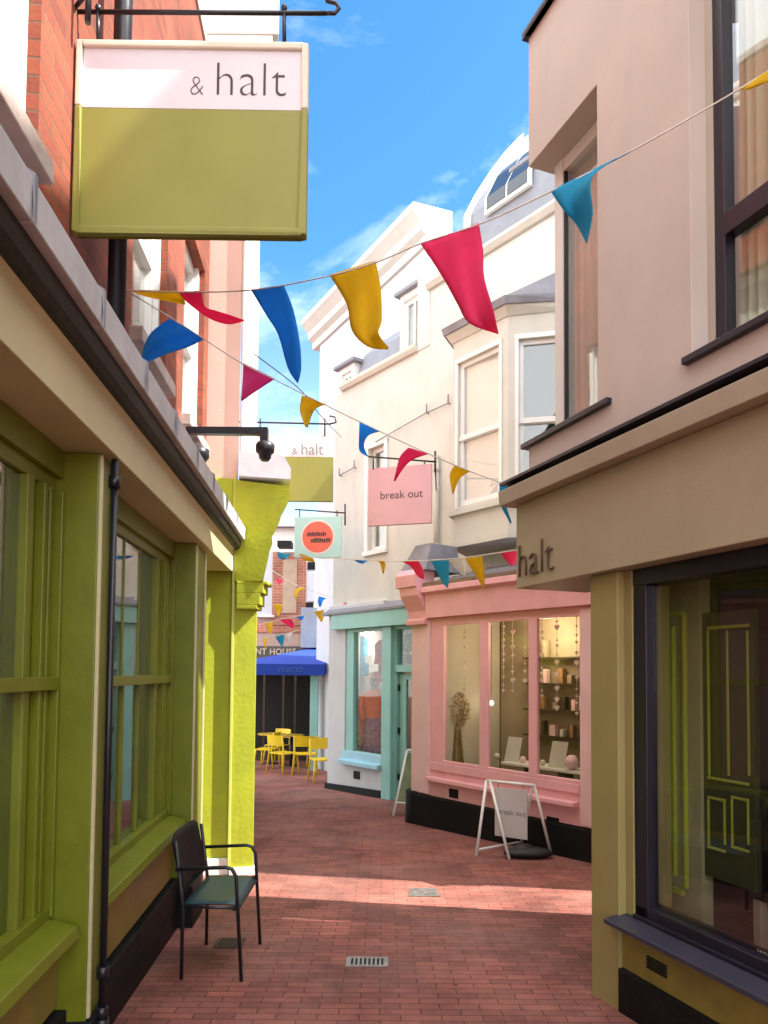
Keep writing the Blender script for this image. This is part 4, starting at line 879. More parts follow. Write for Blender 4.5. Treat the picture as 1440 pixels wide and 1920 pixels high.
M(FW_).wall(-6.5, 3, -.9, FZ(1240), -1.2, -1.4, []).build('dark_interior', DARKIN, f)
m = M(FW_)
for px in (470, 497, 533, 555, 600): m.box(FX(px)-.03, FX(px)+.03, -.1, 0, -.8, FZ(1240))
m.box(-6.5, 1.5, -.1, .0, -.9, -.35); m.build('window_posts', DARKW, f)
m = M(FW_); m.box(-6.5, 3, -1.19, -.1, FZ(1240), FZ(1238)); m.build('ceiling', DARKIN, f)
# gabled far house over
fh = thing('far_house', (-2, 27, -.7), 'pale far house rising behind the brick building at the lane end', 'building')
M().box(-7, 3.0, 27, 30, -1, 7.1).build('pale_wall', WRENDER, fh); 
m = M(); m.add([(-7.3, 26.7, 7.1), (3.3, 26.7, 7.1), (3.3, 31, 7.1), (-7.3, 31, 7.1), (-7.3, 28.9, 7.9), (3.3, 28.9, 7.9)], [(0, 1, 5, 4), (2, 3, 4, 5), (1, 2, 5), (0, 4, 3), (0, 3, 2, 1)]); m.build('roof', SLATE, fh)
# awning
aw = thing('awning', (FX(560, 16.5), 17, 2), 'blue canvas awning on a teal post over the cafe tables', 'awning')
ya, yb = 16.3, 18.8
xa, xb = FX(484, ya)-.6, FX(608, ya); zt0, zt1 = FZ(1216, yb)+.02, FZ(1245, ya)
m = M(); zv = FZ(1266, ya)
m.add([(xa, ya, zt1), (xb, ya, zt1), (xb+.55, yb, zt0), (FX(588, yb), yb, zt0), (xa, ya, zv), (xb, ya, zv), (xb+.55, yb, zt0-.15), (FX(588, yb), yb, zt0-.15)], [(0, 1, 2, 3), (0, 4, 5, 1), (1, 5, 6, 2), (0, 3, 7, 4)])
o = m.build('canvas', BLUEAW, aw); sm = o.modifiers.new('thick', 'SOLIDIFY'); sm.thickness = .02
text('VINICIO', .16, (FX(545, ya), ya-.02, FZ(1260, ya)), (1, 0, 0), (0, 0, 1), mat('sky_lettering', (.05, .13, .45), .6, 0, 30, .05, 3), aw, cx='CENTER', depth=.002)
px_ = FX(591, 16.6); M().box(px_-.09, px_+.09, 16.5, 16.68, -.6, FZ(1262, 16.6)).build('post', TEAL, aw, .01)
m = M(); m.tube([(xa, ya+.03, zt1-.02), (xb, ya+.03, zt1-.02)], .02); m.build('front_rail', BLACKM, aw)
# small street beyond the lane on the right side: dark cafe front behind the terrace corner
m = thing('small_building', (FX(640, 18), 18, -.6), 'dark blue cafe front behind the terrace corner under the awning', 'building')
M().box(FX(604, 17.4), 2.2, 17.4, 18.9, -.7, FZ(1270, 17.4)).build('dark_wall', mat('dark_blue_paint', (.01, .025, .06), .5, .1, 20, .1, 3), m)

# ------------------------------------------------------------------ hanging signs
def hanging_sign(label, p0, p1, z0, z1, band, face_top, face_bot, frame_top, frame_bot, thick=.05):
    # p0, p1: plan positions of left and right edges
    p0 = Vector((*p0, 0)); p1 = Vector((*p1, 0)); mid = (p0+p1)/2
    r = thing('hanging_sign', (mid.x, mid.y, z0), label, 'sign', 'shop signs hung from brackets')
    dd = p1-p0; L = dd.length; fr = Fr(p0.x, p0.y, dd.x, dd.y, False); fr.n = Vector((dd.y, -dd.x, 0)).normalized()
    return r, fr, L
# sign 1
z0, z1 = at(140, 438, 3.17).z, at(140, 80, 3.17).z
P0 = at(141, 260, 3.17); P1 = at(577, 260, 3.18)
r, fr, L = hanging_sign('big hanging sign reading & halt, white band over olive green panel', P0.xy, P1.xy, z0, z1, 0, 0, 0, 0, 0)
zb = z1-(z1-z0)*.345; bw = .03
M(fr).box(.006, L-.006, -.03, 0, z0+.006, z1-.006).build('backing_board', GREENSIGN, r)
WS = mat('lilac_white_paint', (.66, .63, .68), .5, .05, 60, .03, 2)
M(fr).box(bw, L-bw, -.04, .006, zb, z1-bw).build('white_panel', WS, r, .001)
M(fr).box(bw, L-bw, -.04, .0055, z0+bw, zb-.001).build('green_panel', GREENSIGN, r, .001)
CB = mat('cream_beading', (.72, .64, .52), .5, .05, 60, .05, 4)
M(fr).box(0, bw, -.034, .022, zb, z1).box(L-bw, L, -.034, .022, zb, z1).box(bw, L-bw, -.034, .022, z1-bw, z1).build('upper_frame', CB, r, .007)
M(fr).box(0, bw, -.034, .022, z0, zb-.001).box(L-bw, L, -.034, .022, z0, zb-.001).box(bw, L-bw, -.034, .022, z0, z0+bw).build('lower_frame', GREENSIGN, r, .007)
def sgtext(fr, s_, z_, size, body, m_, r, **kw):
    return text(body, size, fr.P(s_, .0072, z_), fr.u, (0, 0, 1), m_, r, **kw)
px2m = L/436
sgtext(fr, (398-141)*px2m, z1-(181-80)*px2m, .232, 'halt', INK, r, offset=-.0045, depth=.001, sx=.92, spacing=1.06)
sgtext(fr, (353-141)*px2m, z1-(181-80)*px2m, .135, '&', INK, r, offset=-.004, depth=.001, sx=.85)
def scroll(m, c_, u, r0, turns=1.4, rad=.008, up=1):
    pts = []
    for i in range(26):
        t_ = i/25; a_ = -math.pi/2+t_*turns*2*math.pi*.75; q_ = r0*(1-.55*t_)
        pts.append(c_+u*(q_*math.cos(a_))+Vector((0, 0, up*(r0+q_*math.sin(a_)))))
    m.tube(pts, rad, 8)
bk = M()
yb_ = 3.185; zbk = at(350, 25, yb_).z
bk.tube([at(132, 22, yb_), at(610, 25, yb_)], .010, 8)
cc = [at(x, y, yb_) for x, y in [(610, 25), (628, 25), (636, 16), (630, 6), (613, 2), (610, -8), (618, -14)]]
bk.tube(cc, .009, 8)
for px in (184, 533): bk.tube([at(px, 16, yb_), at(px, 80, yb_)], .009, 8); blob(bk, at(px, 15, yb_), .014, .014, .018)
bk.tube([at(134, -40, 3.2), at(134, 60, 3.2)], .012, 8)
q = bk.build('bracket', BLACKM, r)
P = at(134, 22, yb_); M().tube([P, A.P(3.2, -1.15, P.z)], .010, 8).tube([A.P(3.2, -1.13, P.z-.12), A.P(3.2, -1.13, P.z+.2)], .014, 8).build('wall_plate', BLACKM, r)
# sign 2
z0, z1 = at(470, 939, 9.1).z, at(470, 815, 9.1).z
P0 = at(472, 870, 9.1); P1 = at(625, 870, 9.1)
r, fr, L = hanging_sign('smaller far hanging sign reading & halt on the left side beyond the camera', P0.xy, P1.xy, z0, z1, 0, 0, 0, 0, 0)
zb = z1-(z1-z0)*.33
M(fr).box(0, L, -.05, 0, zb, z1).build('white_panel', WS, r, .004); M(fr).box(0, L, -.05, .002, z0, zb-.001).build('green_panel', GREENSIGN, r, .004)
px2m = L/153
sgtext(fr, (563-472)*px2m, z1-(852-815)*px2m, .21, 'halt', mat('grey_lettering', (.25, .24, .25), .5, 0, 30, .03, 3), r, offset=0, depth=.001, sx=.95)
sgtext(fr, (547-472)*px2m, z1-(852-815)*px2m, .12, '&', bpy.data.materials['grey_lettering'], r, offset=0, depth=.001)
bk = M(); bk.tube([at(440, 791, 9.1), at(618, 795, 9.1), at(630, 792, 9.1), at(628, 782, 9.1), at(618, 780, 9.1)], .012, 8)
for px in (488, 609): bk.tube([at(px, 785, 9.1), at(px, 818, 9.1)], .010, 8)
bk.build('bracket', BLACKM, r)
# sign 3: break out
Yp = 9.6
r, fr, L = hanging_sign('pink hanging sign lettered break out above the pink shop', at(690, 930, Yp).xy, at(809, 930, Yp-.25).xy, at(690, 985, Yp).z, at(690, 874, Yp).z, 0, 0, 0, 0, 0)
z0, z1 = at(750, 987, Yp).z, at(750, 879, Yp).z
M(fr).box(0, L, -.05, 0, z0, z1).build('panel', PINKSIGN, r, .005)
text('break out', .15, fr.P(L*.53, .004, z0+(z1-z0)*.45), fr.u, (0, 0, 1), INK, r, cx='CENTER', offset=-.001, depth=.001)
bk = M(); bk.tube([at(690, 856, Yp), at(818, 866, Yp-.27)], .012, 8); bk.tube([at(816, 846, Yp-.26), at(816, 886, Yp-.26)], .014, 8)
for px in (700, 796): bk.tube([at(px, 857+(px-700)*.08, Yp-.1), at(px, 880, Yp-.1)], .010, 8)
bk.tube([at(816, 866, Yp-.26), R.P(R.S(816), 0, at(816, 866, Yp).z)], .012, 8)
bk.build('bracket', BLACKM, r)
# sign 4: round coral logo
Yp = 12.4
r, fr, L = hanging_sign('aqua hanging sign with a coral disc and two lines of dark lettering', at(552, 1000, Yp).xy, at(640, 1000, Yp-.1).xy, at(600, 1045, Yp).z, at(600, 968, Yp).z, 0, 0, 0, 0, 0)
z0, z1 = at(596, 1046, Yp).z, at(596, 970, Yp).z
M(fr).box(0, L, -.05, 0, z0, z1).build('panel', TEALSIGN, r, .005)
cx_, cz_ = L*.5, (z0+z1)/2
M(fr).plate([(cx_+.30*math.cos(i*math.pi/20), cz_+.30*math.sin(i*math.pi/20)) for i in range(40)], 0, .004).build('white_ring', WHITE, r)
M(fr).plate([(cx_+.27*math.cos(i*math.pi/20), cz_+.27*math.sin(i*math.pi/20)) for i in range(40)], 0.004, .008).build('coral_disc', CORAL, r)
rnd = random.Random(3)
for row, (x0, x1, z_) in enumerate([(-.19, .13, .055), (-.12, .20, -.055)]):
    x_ = x0; lt = M(fr)
    while x_ < x1:
        w_ = rnd.uniform(.018, .03); lt.box(cx_+x_, cx_+x_+w_, .008, .011, cz_+z_-.03, cz_+z_+rnd.choice([.02, .035])); x_ += w_+.008
    lt.box(cx_+x0, cx_+x1, .008, .0105, cz_+z_-.042, cz_+z_-.034); lt.build('lettering', INK, r)
bk = M(); bk.tube([at(553, 955, Yp), at(648, 962, Yp-.1)], .012, 8); bk.tube([at(647, 945, Yp-.1), at(647, 985, Yp-.1)], .014, 8)
for px in (562, 632): bk.tube([at(px, 957, Yp), at(px, 972, Yp)], .010, 8)
bk.build('bracket', BLACKM, r)

# ------------------------------------------------------------------ CCTV
q = thing('security_camera', tuple(at(350, 808, 5.5)), 'black dome security camera on a long horizontal arm in front of the far white wall', 'camera')
Yc = 5.5; h = 8/F*Yc
a0, a1 = at(345, 808, Yc), at(503, 809, Yc); az = a0.z
M().box(A.P(5.6, -1.15, 0).x, a1.x, Yc-.03, Yc+.03, az-.028, az+.028).box(a1.x-.06, a1.x, Yc-.03, Yc+.03, az-.11, az-.027).build('arm', BLACKM, q, .004)
cc_ = at(497, 840, Yc); M().lathe((cc_.x, cc_.y, cc_.z-.05), [(.03, -.05), (.045, -.03), (.05, .0), (.072, .02), (.075, .07), (.06, .09), (.03, .1)], 20).build('housing', BLACKM, q)
cc_ = at(372, 848, 5.9)
q = thing('security_camera', tuple(cc_), 'black dome security camera close to the lead coping below the long arm', 'camera')
M().lathe((cc_.x, cc_.y, cc_.z-.06), [(.03, -.05), (.06, -.02), (.09, .02), (.09, .08), (.05, .10)], 20).build('housing', BLACKM, q)
M().tube([(cc_.x, cc_.y, cc_.z+.03), (A.P(5.9, -1.15, 0).x, cc_.y, cc_.z+.05)], .02, 8).build('arm', BLACKM, q)
# small flagpole holders with wires on the white wall
for (a_, b_, c_, lab) in [((797, 775), (838, 757), 0, 'short wire between two iron hooks on the white wall beside the bay'), ((632, 893), (660, 878), 0, 'short wire between two iron hooks low on the white wall corner'), ((700, 830), (797, 775), 1, 'long slanting cable stretched across the white wall')]:
    pa = R.P(R.S(a_[0], .05), .05, R.Z(a_[0], a_[1], .05)); pb_ = R.P(R.S(b_[0], .05), .05, R.Z(b_[0], b_[1], .05))
    m = M(); m.tube([pa, pb_], .008, 6)
    if not c_:
        for p_ in (pa, pb_): m.tube([p_-R.n*.06, p_, p_+Vector((0, 0, .14))], .012, 6)
    tag(m.build('wall_wire', LEADD), lab, 'wire')

pa = R.P(R.S(818, .06, 1000), .06, R.Z(818, 1065, .06)); q = thing('drainpipe', tuple(pa), 'cream painted drainpipe on the white wall right of the break out sign', 'drainpipe')
M().tube([pa, pa+Vector((0, 0, 1.75))], .04, 12).build('pipe', CREAM, q)
for z_ in (.3, 1.5): M().tube([pa+Vector((0, 0, z_)), pa+Vector((0, 0, z_+.07))], .05, 12).build('pipe_collar', CREAM, q)
m = M(); m.tube(catmull0([at(455, 648, 6.9), at(560, 728, 8.2), at(600, 778, 9.0), at(640, 820, 13.0)]), .006, 6); tag(m.build('overhead_cable', BLACKM), 'thin dark cable sagging from the salmon corner across the sky behind the second bunting', 'cable')
# ------------------------------------------------------------------ bunting
def catmull(pts, n=6):
    out_ = []
    for i in range(len(pts)-1):
        p0, p1, p2, p3 = pts[max(i-1, 0)], pts[i], pts[i+1], pts[min(i+2, len(pts)-1)]
        for j_ in range(n):
            t_ = j_/n; out_.append(.5*((2*p1)+(p2-p0)*t_+(2*p0-5*p1+4*p2-p3)*t_*t_+(3*p1-p0-3*p2+p3)*t_**3))
    return out_+[pts[-1]]
def bunting(label, spts, Y0, Y1, flags, rad=.004):
    """spts: points of the cord; depth runs from Y0 to Y1; each flag: colour, left edge, right edge (top to tip)"""
    xa, xb = spts[0][0], spts[-1][0]
    if Y0 < 0: pass
    def dep(x): t_ = (x-xa)/(xb-xa); return 1/((1-t_)/Y0+t_/Y1)
    cord = catmull([at(x, y, dep(x)) for x, y in spts])
    q = thing('bunting', tuple(cord[0]), label, 'bunting', 'bunting strung across the lane')
    M().tube(cord, rad, 6).build('cord', mat('cord', (.62, .58, .52), .8, .1, 80, .1, 20) if 'cord' not in bpy.data.materials else bpy.data.materials['cord'], q)
    for ci, Ls, Rs in flags:
        Lp = catmull([Vector((x, y, 0)) for x, y in Ls], 4); Rp = catmull([Vector((x, y, 0)) for x, y in Rs], 4)
        nU = 9; rows = len(Lp); vs = []; ph = random.uniform(0, 6)
        for i in range(rows):
            for j_ in range(nU):
                u_ = j_/(nU-1); p = Lp[i]*(1-u_)+Rp[i]*u_; wd = (Rp[i]-Lp[i]).length
                D = dep(Lp[0].x*(1-u_)+Rp[0].x*u_); k_ = i/(rows-1)
                D += D/F*wd*(.16*math.sin(ph+u_*5+k_*4)*k_+.035*math.sin(ph*2+u_*13+k_*7)*(.3+k_))+.05*k_*math.sin(ph+k_*3)
                vs.append(at(p.x, p.y, D))
        m = M(); m.add(vs, [(i*nU+j_, i*nU+j_+1, (i+1)*nU+j_+1, (i+1)*nU+j_) for i in range(rows-1) for j_ in range(nU-1)], True)
        mt, nm = FCOL[ci]; o = m.build('flag', mt, q, weld=False, recalc=False, label=nm+' cloth pennant')
        sm_ = o.modifiers.new('thick', 'SOLIDIFY'); sm_.thickness = .0015
bunting('highest bunting strand crossing the blue sky from the brick wall to the taupe building', [(236, 545), (345, 548), (480, 543), (618, 517), (710, 490), (790, 456), (902, 419), (1035, 358), (1186, 282), (1390, 165), (1520, 80)], 4.0, 2.72, [
    ('y', [(240, 543), (275, 556), (345, 571)], [(330, 545), (345, 558), (347, 571)]),
    ('p', [(334, 547), (355, 570), (395, 598), (430, 608), (458, 601)], [(378, 545), (384, 574), (404, 582), (430, 590), (458, 600)]),
    ('b', [(470, 543), (500, 592), (522, 628), (540, 690), (558, 718)], [(532, 534), (550, 580), (562, 640), (565, 690), (559, 718)]),
    ('y', [(617, 515), (650, 570), (660, 620), (690, 650), (727, 655)], [(704, 489), (714, 540), (716, 600), (710, 625), (729, 652)]),
    ('p', [(789, 458), (830, 520), (858, 570), (880, 606), (934, 626)], [(898, 418), (906, 470), (908, 520), (925, 580), (935, 626)]),
    ('t', [(1032, 358), (1055, 392), (1080, 420), (1100, 456)], [(1186, 282), (1112, 330), (1112, 400), (1101, 456)]),
    ('y', [(1390, 166), (1404, 168), (1450, 150), (1500, 135)], [(1500, 92), (1500, 100), (1500, 115), (1501, 132)])], .0035)
bunting('second bunting strand sloping from the brick wall down to the taupe shop cornice', [(236, 545), (318, 594), (450, 679), (516, 712), (615, 762), (715, 810), (806, 852), (882, 884), (940, 905), (966, 912)], 4.0, 4.95, [
    ('b', [(318, 597), (285, 622), (270, 650), (262, 684)], [(384, 635), (355, 650), (310, 665), (263, 685)]),
    ('l', [(456, 680), (455, 710), (452, 750)], [(516, 710), (478, 735), (454, 752)]),
    ('y', [(566, 741), (562, 770), (572, 800)], [(613, 758), (590, 768), (577, 802)]),
    ('b', [(674, 792), (673, 820), (674, 845), (688, 856)], [(712, 809), (690, 817), (682, 835), (690, 856)]),
    ('p', [(766, 839), (750, 856), (742, 885), (738, 902)], [(805, 851), (775, 861), (757, 877), (741, 902)]),
    ('y', [(852, 873), (843, 892), (848, 925)], [(881, 884), (862, 897), (850, 926)]),
    ('t', [(937, 904), (936, 930), (940, 950), (957, 982)], [(966, 911), (946, 926), (948, 945), (959, 980)])], .0035)
bunting('bunting strand hanging in front of the pink shop roof', [(510, 1032), (570, 1044), (640, 1048), (700, 1051), (760, 1052), (850, 1048), (940, 1036), (1010, 1024)], 12.5, 6.6, [
    ('t', [(520, 1034), (522, 1045), (532, 1050)], [(545, 1038), (541, 1044), (533, 1050)]),
    ('y', [(560, 1038), (570, 1050), (588, 1054)], [(578, 1042), (588, 1048), (590, 1054)]),
    ('b', [(664, 1050), (672, 1055), (680, 1057)], [(692, 1050), (686, 1054), (681, 1057)]),
    ('y', [(699, 1050), (712, 1055), (717, 1075)], [(717, 1050), (723, 1058), (720, 1076)]),
    ('p', [(752, 1052), (770, 1062), (783, 1080), (795, 1086)], [(782, 1050), (790, 1060), (795, 1075), (796, 1086)]),
    ('t', [(808, 1052), (818, 1070), (828, 1090), (838, 1102)], [(841, 1050), (842, 1070), (842, 1090), (840, 1102)]),
    ('w', [(840, 1049), (850, 1062), (872, 1082)], [(868, 1046), (872, 1062), (874, 1082)]),
    ('y', [(872, 1047), (884, 1065), (896, 1085), (906, 1103)], [(904, 1043), (907, 1060), (909, 1085), (908, 1103)]),
    ('p', [(938, 1036), (948, 1050), (960, 1062)], [(985, 1030), (975, 1045), (962, 1062)])], .006)
bunting('far bunting strand with pink and yellow flags before the brick panel', [(505, 1066), (550, 1094), (585, 1108), (650, 1130)], 15.5, 13, [
    ('p', [(517, 1083), (520, 1090), (522, 1097)], [(534, 1090), (528, 1092), (523, 1097)]),
    ('y', [(562, 1100), (553, 1108), (552, 1122)], [(575, 1104), (562, 1108), (556, 1122)]),
    ('b', [(598, 1118), (596, 1128), (599, 1138)], [(612, 1122), (606, 1126), (602, 1137)]),
    ('p', [(632, 1132), (636, 1138), (641, 1144)], [(650, 1131), (646, 1138), (642, 1144)])], .006)
bunting('far bunting strand rising to the right below the brick panel', [(484, 1172), (530, 1160), (560, 1155), (612, 1142)], 15, 13.5, [
    ('y', [(511, 1133), (516, 1142), (520, 1154)], [(530, 1133), (528, 1144), (523, 1154)]),
    ('y', [(497, 1167), (501, 1178), (506, 1189)], [(512, 1166), (511, 1178), (508, 1189)]),
    ('p', [(524, 1162), (535, 1170), (548, 1178)], [(545, 1160), (550, 1168), (552, 1176)]),
    ('b', [(554, 1157), (560, 1160), (566, 1163)], [(570, 1155), (569, 1159), (567, 1163)]),
    ('y', [(588, 1146), (594, 1154), (602, 1166)], [(606, 1144), (608, 1154), (604, 1166)])], .006)
bunting('lowest far bunting strand of pale flags above the pub sign', [(484, 1200), (530, 1190), (572, 1178)], 15, 14.5, [
    ('y', [(492, 1197), (494, 1206), (498, 1217)], [(505, 1195), (499, 1204), (500, 1216)]),
    ('t', [(516, 1193), (521, 1202), (528, 1212)], [(533, 1190), (532, 1202), (530, 1212)]),
    ('w', [(536, 1188), (538, 1196), (541, 1204)], [(552, 1184), (546, 1190), (543, 1204)])], .006)

# ------------------------------------------------------------------ foreground chair
G1 = ground_at(456, 1840); G2 = ground_at(477, 1770)
ch = thing('armchair', (G1.x, G1.y, G1.z), 'black metal armchair with teal seat against the green shop wall', 'chair')
yc0, yc1 = G1.y, G2.y; fx = -.835; bx = -1.19; zg_ = G1.z; sh = .44
SEAT = mat('teal_metal_seat', (.02, .055, .065), .4, .1, 60, .1, 6)
tr_ = .011
for i, y_ in enumerate((yc0, yc1)):
    gg = gz(0, y_)
    pts = [Vector((fx+.02, y_, gg)), Vector((fx-.02, y_, gg+.60)), Vector((fx-.045, y_, gg+.645)), Vector((fx-.08, y_, gg+.655)), Vector((bx-.02, y_, gg+.64))]
    M().tube(pts, tr_, 10).build('arm', BLACKM, ch)
    M().tube([Vector((bx+.02, y_+.02*(1-2*i), gg)), Vector((bx+.02, y_+.02*(1-2*i), gg+.44)), Vector((bx-.03, y_+.02*(1-2*i), gg+.80))], tr_, 10).build('leg', BLACKM, ch)
gg = gz(0, yc0); n = 8
m = M(); vs = []
ylo, yhi = yc0+.03, yc1-.03
for j_ in range(n+1):
    for i in range(n+1):
        u_, v_ = i/n, j_/n; x_ = bx+.03+(fx+.0-bx-.03)*u_; y_ = ylo+(yhi-ylo)*v_
        vs.append((x_, y_, gg+sh-.02*math.sin(u_*math.pi)*math.sin(v_*math.pi)+(-.035*max(0, u_-.85)/.15)+.0))
m.add(vs, [(j_*(n+1)+i, j_*(n+1)+i+1, (j_+1)*(n+1)+i+1, (j_+1)*(n+1)+i) for j_ in range(n) for i in range(n)], True)
o = m.build('seat', SEAT, ch, weld=False); sm = o.modifiers.new('thick', 'SOLIDIFY'); sm.thickness = .012
m = M(); vs = []
for j_ in range(n+1):
    for i in range(n+1):
        u_, v_ = i/n, j_/n; cr = .03*max(0, v_-.8)/.2*(1 if abs(u_-.5) < .42 else 0)
        y_ = ylo+.01+(yhi-ylo-.02)*u_; vs.append((bx+.01-.07*v_-.02*math.sin(u_*math.pi), y_, gg+sh+.04+.34*v_-(.03*v_ if abs(u_-.5) > .45 else 0)))
m.add(vs, [(j_*(n+1)+i, j_*(n+1)+i+1, (j_+1)*(n+1)+i+1, (j_+1)*(n+1)+i) for j_ in range(n) for i in range(n)], True)
o = m.build('backrest', BLACKP, ch, weld=False); sm = o.modifiers.new('thick', 'SOLIDIFY'); sm.thickness = .012
M().tube([(fx-.03, yc0, gg+sh-.03), (fx-.03, yc1, gg+sh-.03)], .009, 8).tube([(bx+.02, yc0+.02, gg+sh-.02), (bx+.02, yc1-.02, gg+sh-.02)], .009, 8).tube([(fx-.01, yc0, gg+sh-.02), (bx+.02, yc0+.02, gg+sh-.02)], .009, 8).tube([(fx-.01, yc1, gg+sh-.02), (bx+.02, yc1-.02, gg+sh-.02)], .009, 8).build('seat_frame', BLACKM, ch)

# ------------------------------------------------------------------ white A-frame sign
FLc = ground_at(893, 1605); FNc = ground_at(955, 1612); FRc = ground_at(1034, 1605); FBc = ground_at(972, 1588)
zt = .80+FLc.z
sf = thing('sandwich_board', tuple(FNc), 'white tubular A-frame with hanging panel lettered break out before the pink shop', 'sign stand')
TL = Vector(at(912, 1470, (FLc.y+FBc.y)/2)); TR = Vector(at(1002, 1466, (FRc.y+FNc.y)/2)); TL.z = TR.z = (TL.z+TR.z)/2
tw = .016
TL2 = TL+(TR-TL)*.08
M().tube([TL, TR], tw, 10).build('top_bar', WHITE, sf)
for nm, p_, q_ in (('leg', TL, FLc), ('leg', TL2, FNc), ('leg', TR, FRc), ('leg', TR-(TR-TL)*.04, FBc+(TR-TL)*.05)): M().tube([p_, q_], tw, 10).build(nm, WHITE, sf)
M().tube([FLc.lerp(TL, .08), FBc.lerp(TR, .08)], tw*.8, 8).build('stretcher', WHITE, sf)
dd = (TR-TL).normalized(); PL = TL+dd*.10; fr = Fr(PL.x, PL.y, dd.x, dd.y, False); fr.n = Vector((dd.y, -dd.x, 0)).normalized()
Lp = (TR-TL).length-.2
o = M(fr); o.box(0, Lp+.02, -.012, 0, TL.z-.58, TL.z-.06); o = o.build('panel', mat('pale_grey_panel', (.60, .57, .58), .5, .05, 30, .03, 3), sf, .003)
for s_ in (.04, Lp-.04): M(fr).tube([fr.P(s_, -.006, TL.z-.07), fr.P(s_, -.006, TL.z-.01)], .006, 6).build('hook', STEEL, sf)
text('break out', .085, fr.P(Lp*.55, .002, TL.z-.34), fr.u, (0, 0, 1), INK, sf, cx='CENTER', offset=-.0015, depth=.001)
# weight bag on the ground
gp = ground_at(992, 1610); o = M()
blob(o, (gp.x, gp.y+.05, gp.z+.05), .26, .12, .06, 22, 10, .06); blob(o, (gp.x-.05, gp.y+.08, gp.z+.08), .12, .09, .06, 14, 8, .1)
tag(o.build('weight_bag', mat('black_fabric', (.02, .018, .022), .6, .6, 15, .3, 8)), 'crumpled black weight bag lying across the foot of the white A-frame', 'bag')
# second board by the teal door
b0 = ground_at(737, 1530); sb_ = thing('sandwich_board', tuple(b0), 'chalk A-board with white frame leaning by the pink corner and teal door', 'sign stand')
Yb_ = b0.y; T1 = at(764, 1406, Yb_+.35); T2 = at(782, 1408, Yb_+.2)
b1 = T1+Vector((.02, .35, 0)); gb = lambda v: Vector((v.x, v.y, gz(0, v.y)))
r1 = gb(Vector((b0.x+.42, b0.y-.25, 0)))
M().tube([T1, b0], .018, 8).tube([T2+Vector((.1, -.1, 0)), r1], .018, 8).tube([T1, T2+Vector((.1, -.1, 0))], .018, 8).tube([b0.lerp(T1, .2), r1.lerp(T2, .2)], .015, 8).build('front_frame', WHITE, sb_)
q2 = Vector((.25, .45, 0)); M().tube([T1, gb(b0+q2)], .018, 8).tube([T2+Vector((.1, -.1, 0)), gb(r1+q2)], .018, 8).build('rear_frame', WHITE, sb_)
m = M(); aa, bb_, cc2, dd2 = b0.lerp(T1, .22), r1.lerp(T2+Vector((.1, -.1, 0)), .22), T2+Vector((.1, -.1, -.04)), T1+Vector((0, 0, -.04))
m.add([aa, bb_, cc2, dd2], [(0, 1, 2, 3)]); o = m.build('chalk_panel', mat('chalky_green', (.10, .13, .07), .8, .3, 30, .5, 10, col2=(.20, .24, .14)), sb_); sm = o.modifiers.new('thick', 'SOLIDIFY'); sm.thickness = .015

# ------------------------------------------------------------------ yellow cafe furniture
def cafe_chair(label):
    r = thing('cafe_chair', (0, 0, 0), label, 'chair', 'yellow chairs outside the cafe')
    w_ = .245
    M().box(-w_, w_, -.2, .22, .43, .46).build('seat', YELLOW, r, .012)
    for sx_, sy_ in ((-1, -1), (1, -1), (-1, 1), (1, 1)):
        t_ = .46 if sy_ > 0 else .84
        M().tube([(sx_*w_*1.1, sy_*.24, 0), (sx_*w_*.93, sy_*.19, .45)]+([(sx_*w_*.93, -.24, .84)] if sy_ < 0 else []), .02, 8).build('leg', YELLOW, r)
    m = M(); n_ = 8
    for j_ in range(n_): 
        a_, b_ = -1+2*j_/n_, -1+2*(j_+1)/n_; f_ = lambda t_: -.22-.05*(1-t_*t_)
        m.add([(a_*w_, f_(a_), .62), (b_*w_, f_(b_), .62), (b_*w_, f_(b_)-.02, .84), (a_*w_, f_(a_)-.02, .84)], [(0, 1, 2, 3)])
    o = m.build('backrest', YELLOW, r); sm = o.modifiers.new('thick', 'SOLIDIFY'); sm.thickness = .02
    return r
spots = [(572, 1452, 5, 'yellow cafe chair nearest the middle of the group, back to the lane'), (607, 1466, 200, 'yellow cafe chair cut off by the white terrace corner'), (530, 1450, -40, 'yellow cafe chair left of the middle one, turned sideways'),
         (600, 1436, 170, 'yellow cafe chair behind, half hidden below the teal post'), (500, 1440, 80, 'yellow cafe chair at the far left edge beside the green corner'), (520, 1430, 150, 'yellow cafe chair behind the left table, facing the lane')]
proto = cafe_chair(spots[0][3])
for i, (px, py, a_, lab) in enumerate(spots):
    o = proto if i == 0 else copy_tree(proto); p_ = ground_at(px, py); o.location = p_; o.rotation_euler = (0, 0, math.radians(a_)); o['label'] = lab
def cafe_table(label):
    r = thing('cafe_table', (0, 0, 0), label, 'table', 'tables outside the cafe')
    M().lathe((0, 0, .72), [(.33, 0), (.34, .015), (.33, .03)], 24).build('table_top', mat('ochre_top', (.55, .36, .03), .4, .05, 30, .05, 3), r)
    M().tube([(0, 0, 0.02), (0, 0, .72)], .03, 10).build('pedestal', BLACKM, r); M().lathe((0, 0, 0), [(.22, 0), (.2, .02), (.03, .03)], 20).build('base', BLACKM, r)
    return r
tp = cafe_table('yellow topped round cafe table between the middle and left chairs')
for i, (px, py, lab) in enumerate([(545, 1436, None), (508, 1432, 'yellow topped round cafe table at the left beside the green corner'), (612, 1440, 'round cafe table half hidden by the white terrace corner')]):
    o = tp if i == 0 else copy_tree(tp); o.location = ground_at(px, py)
    if lab: o['label'] = lab

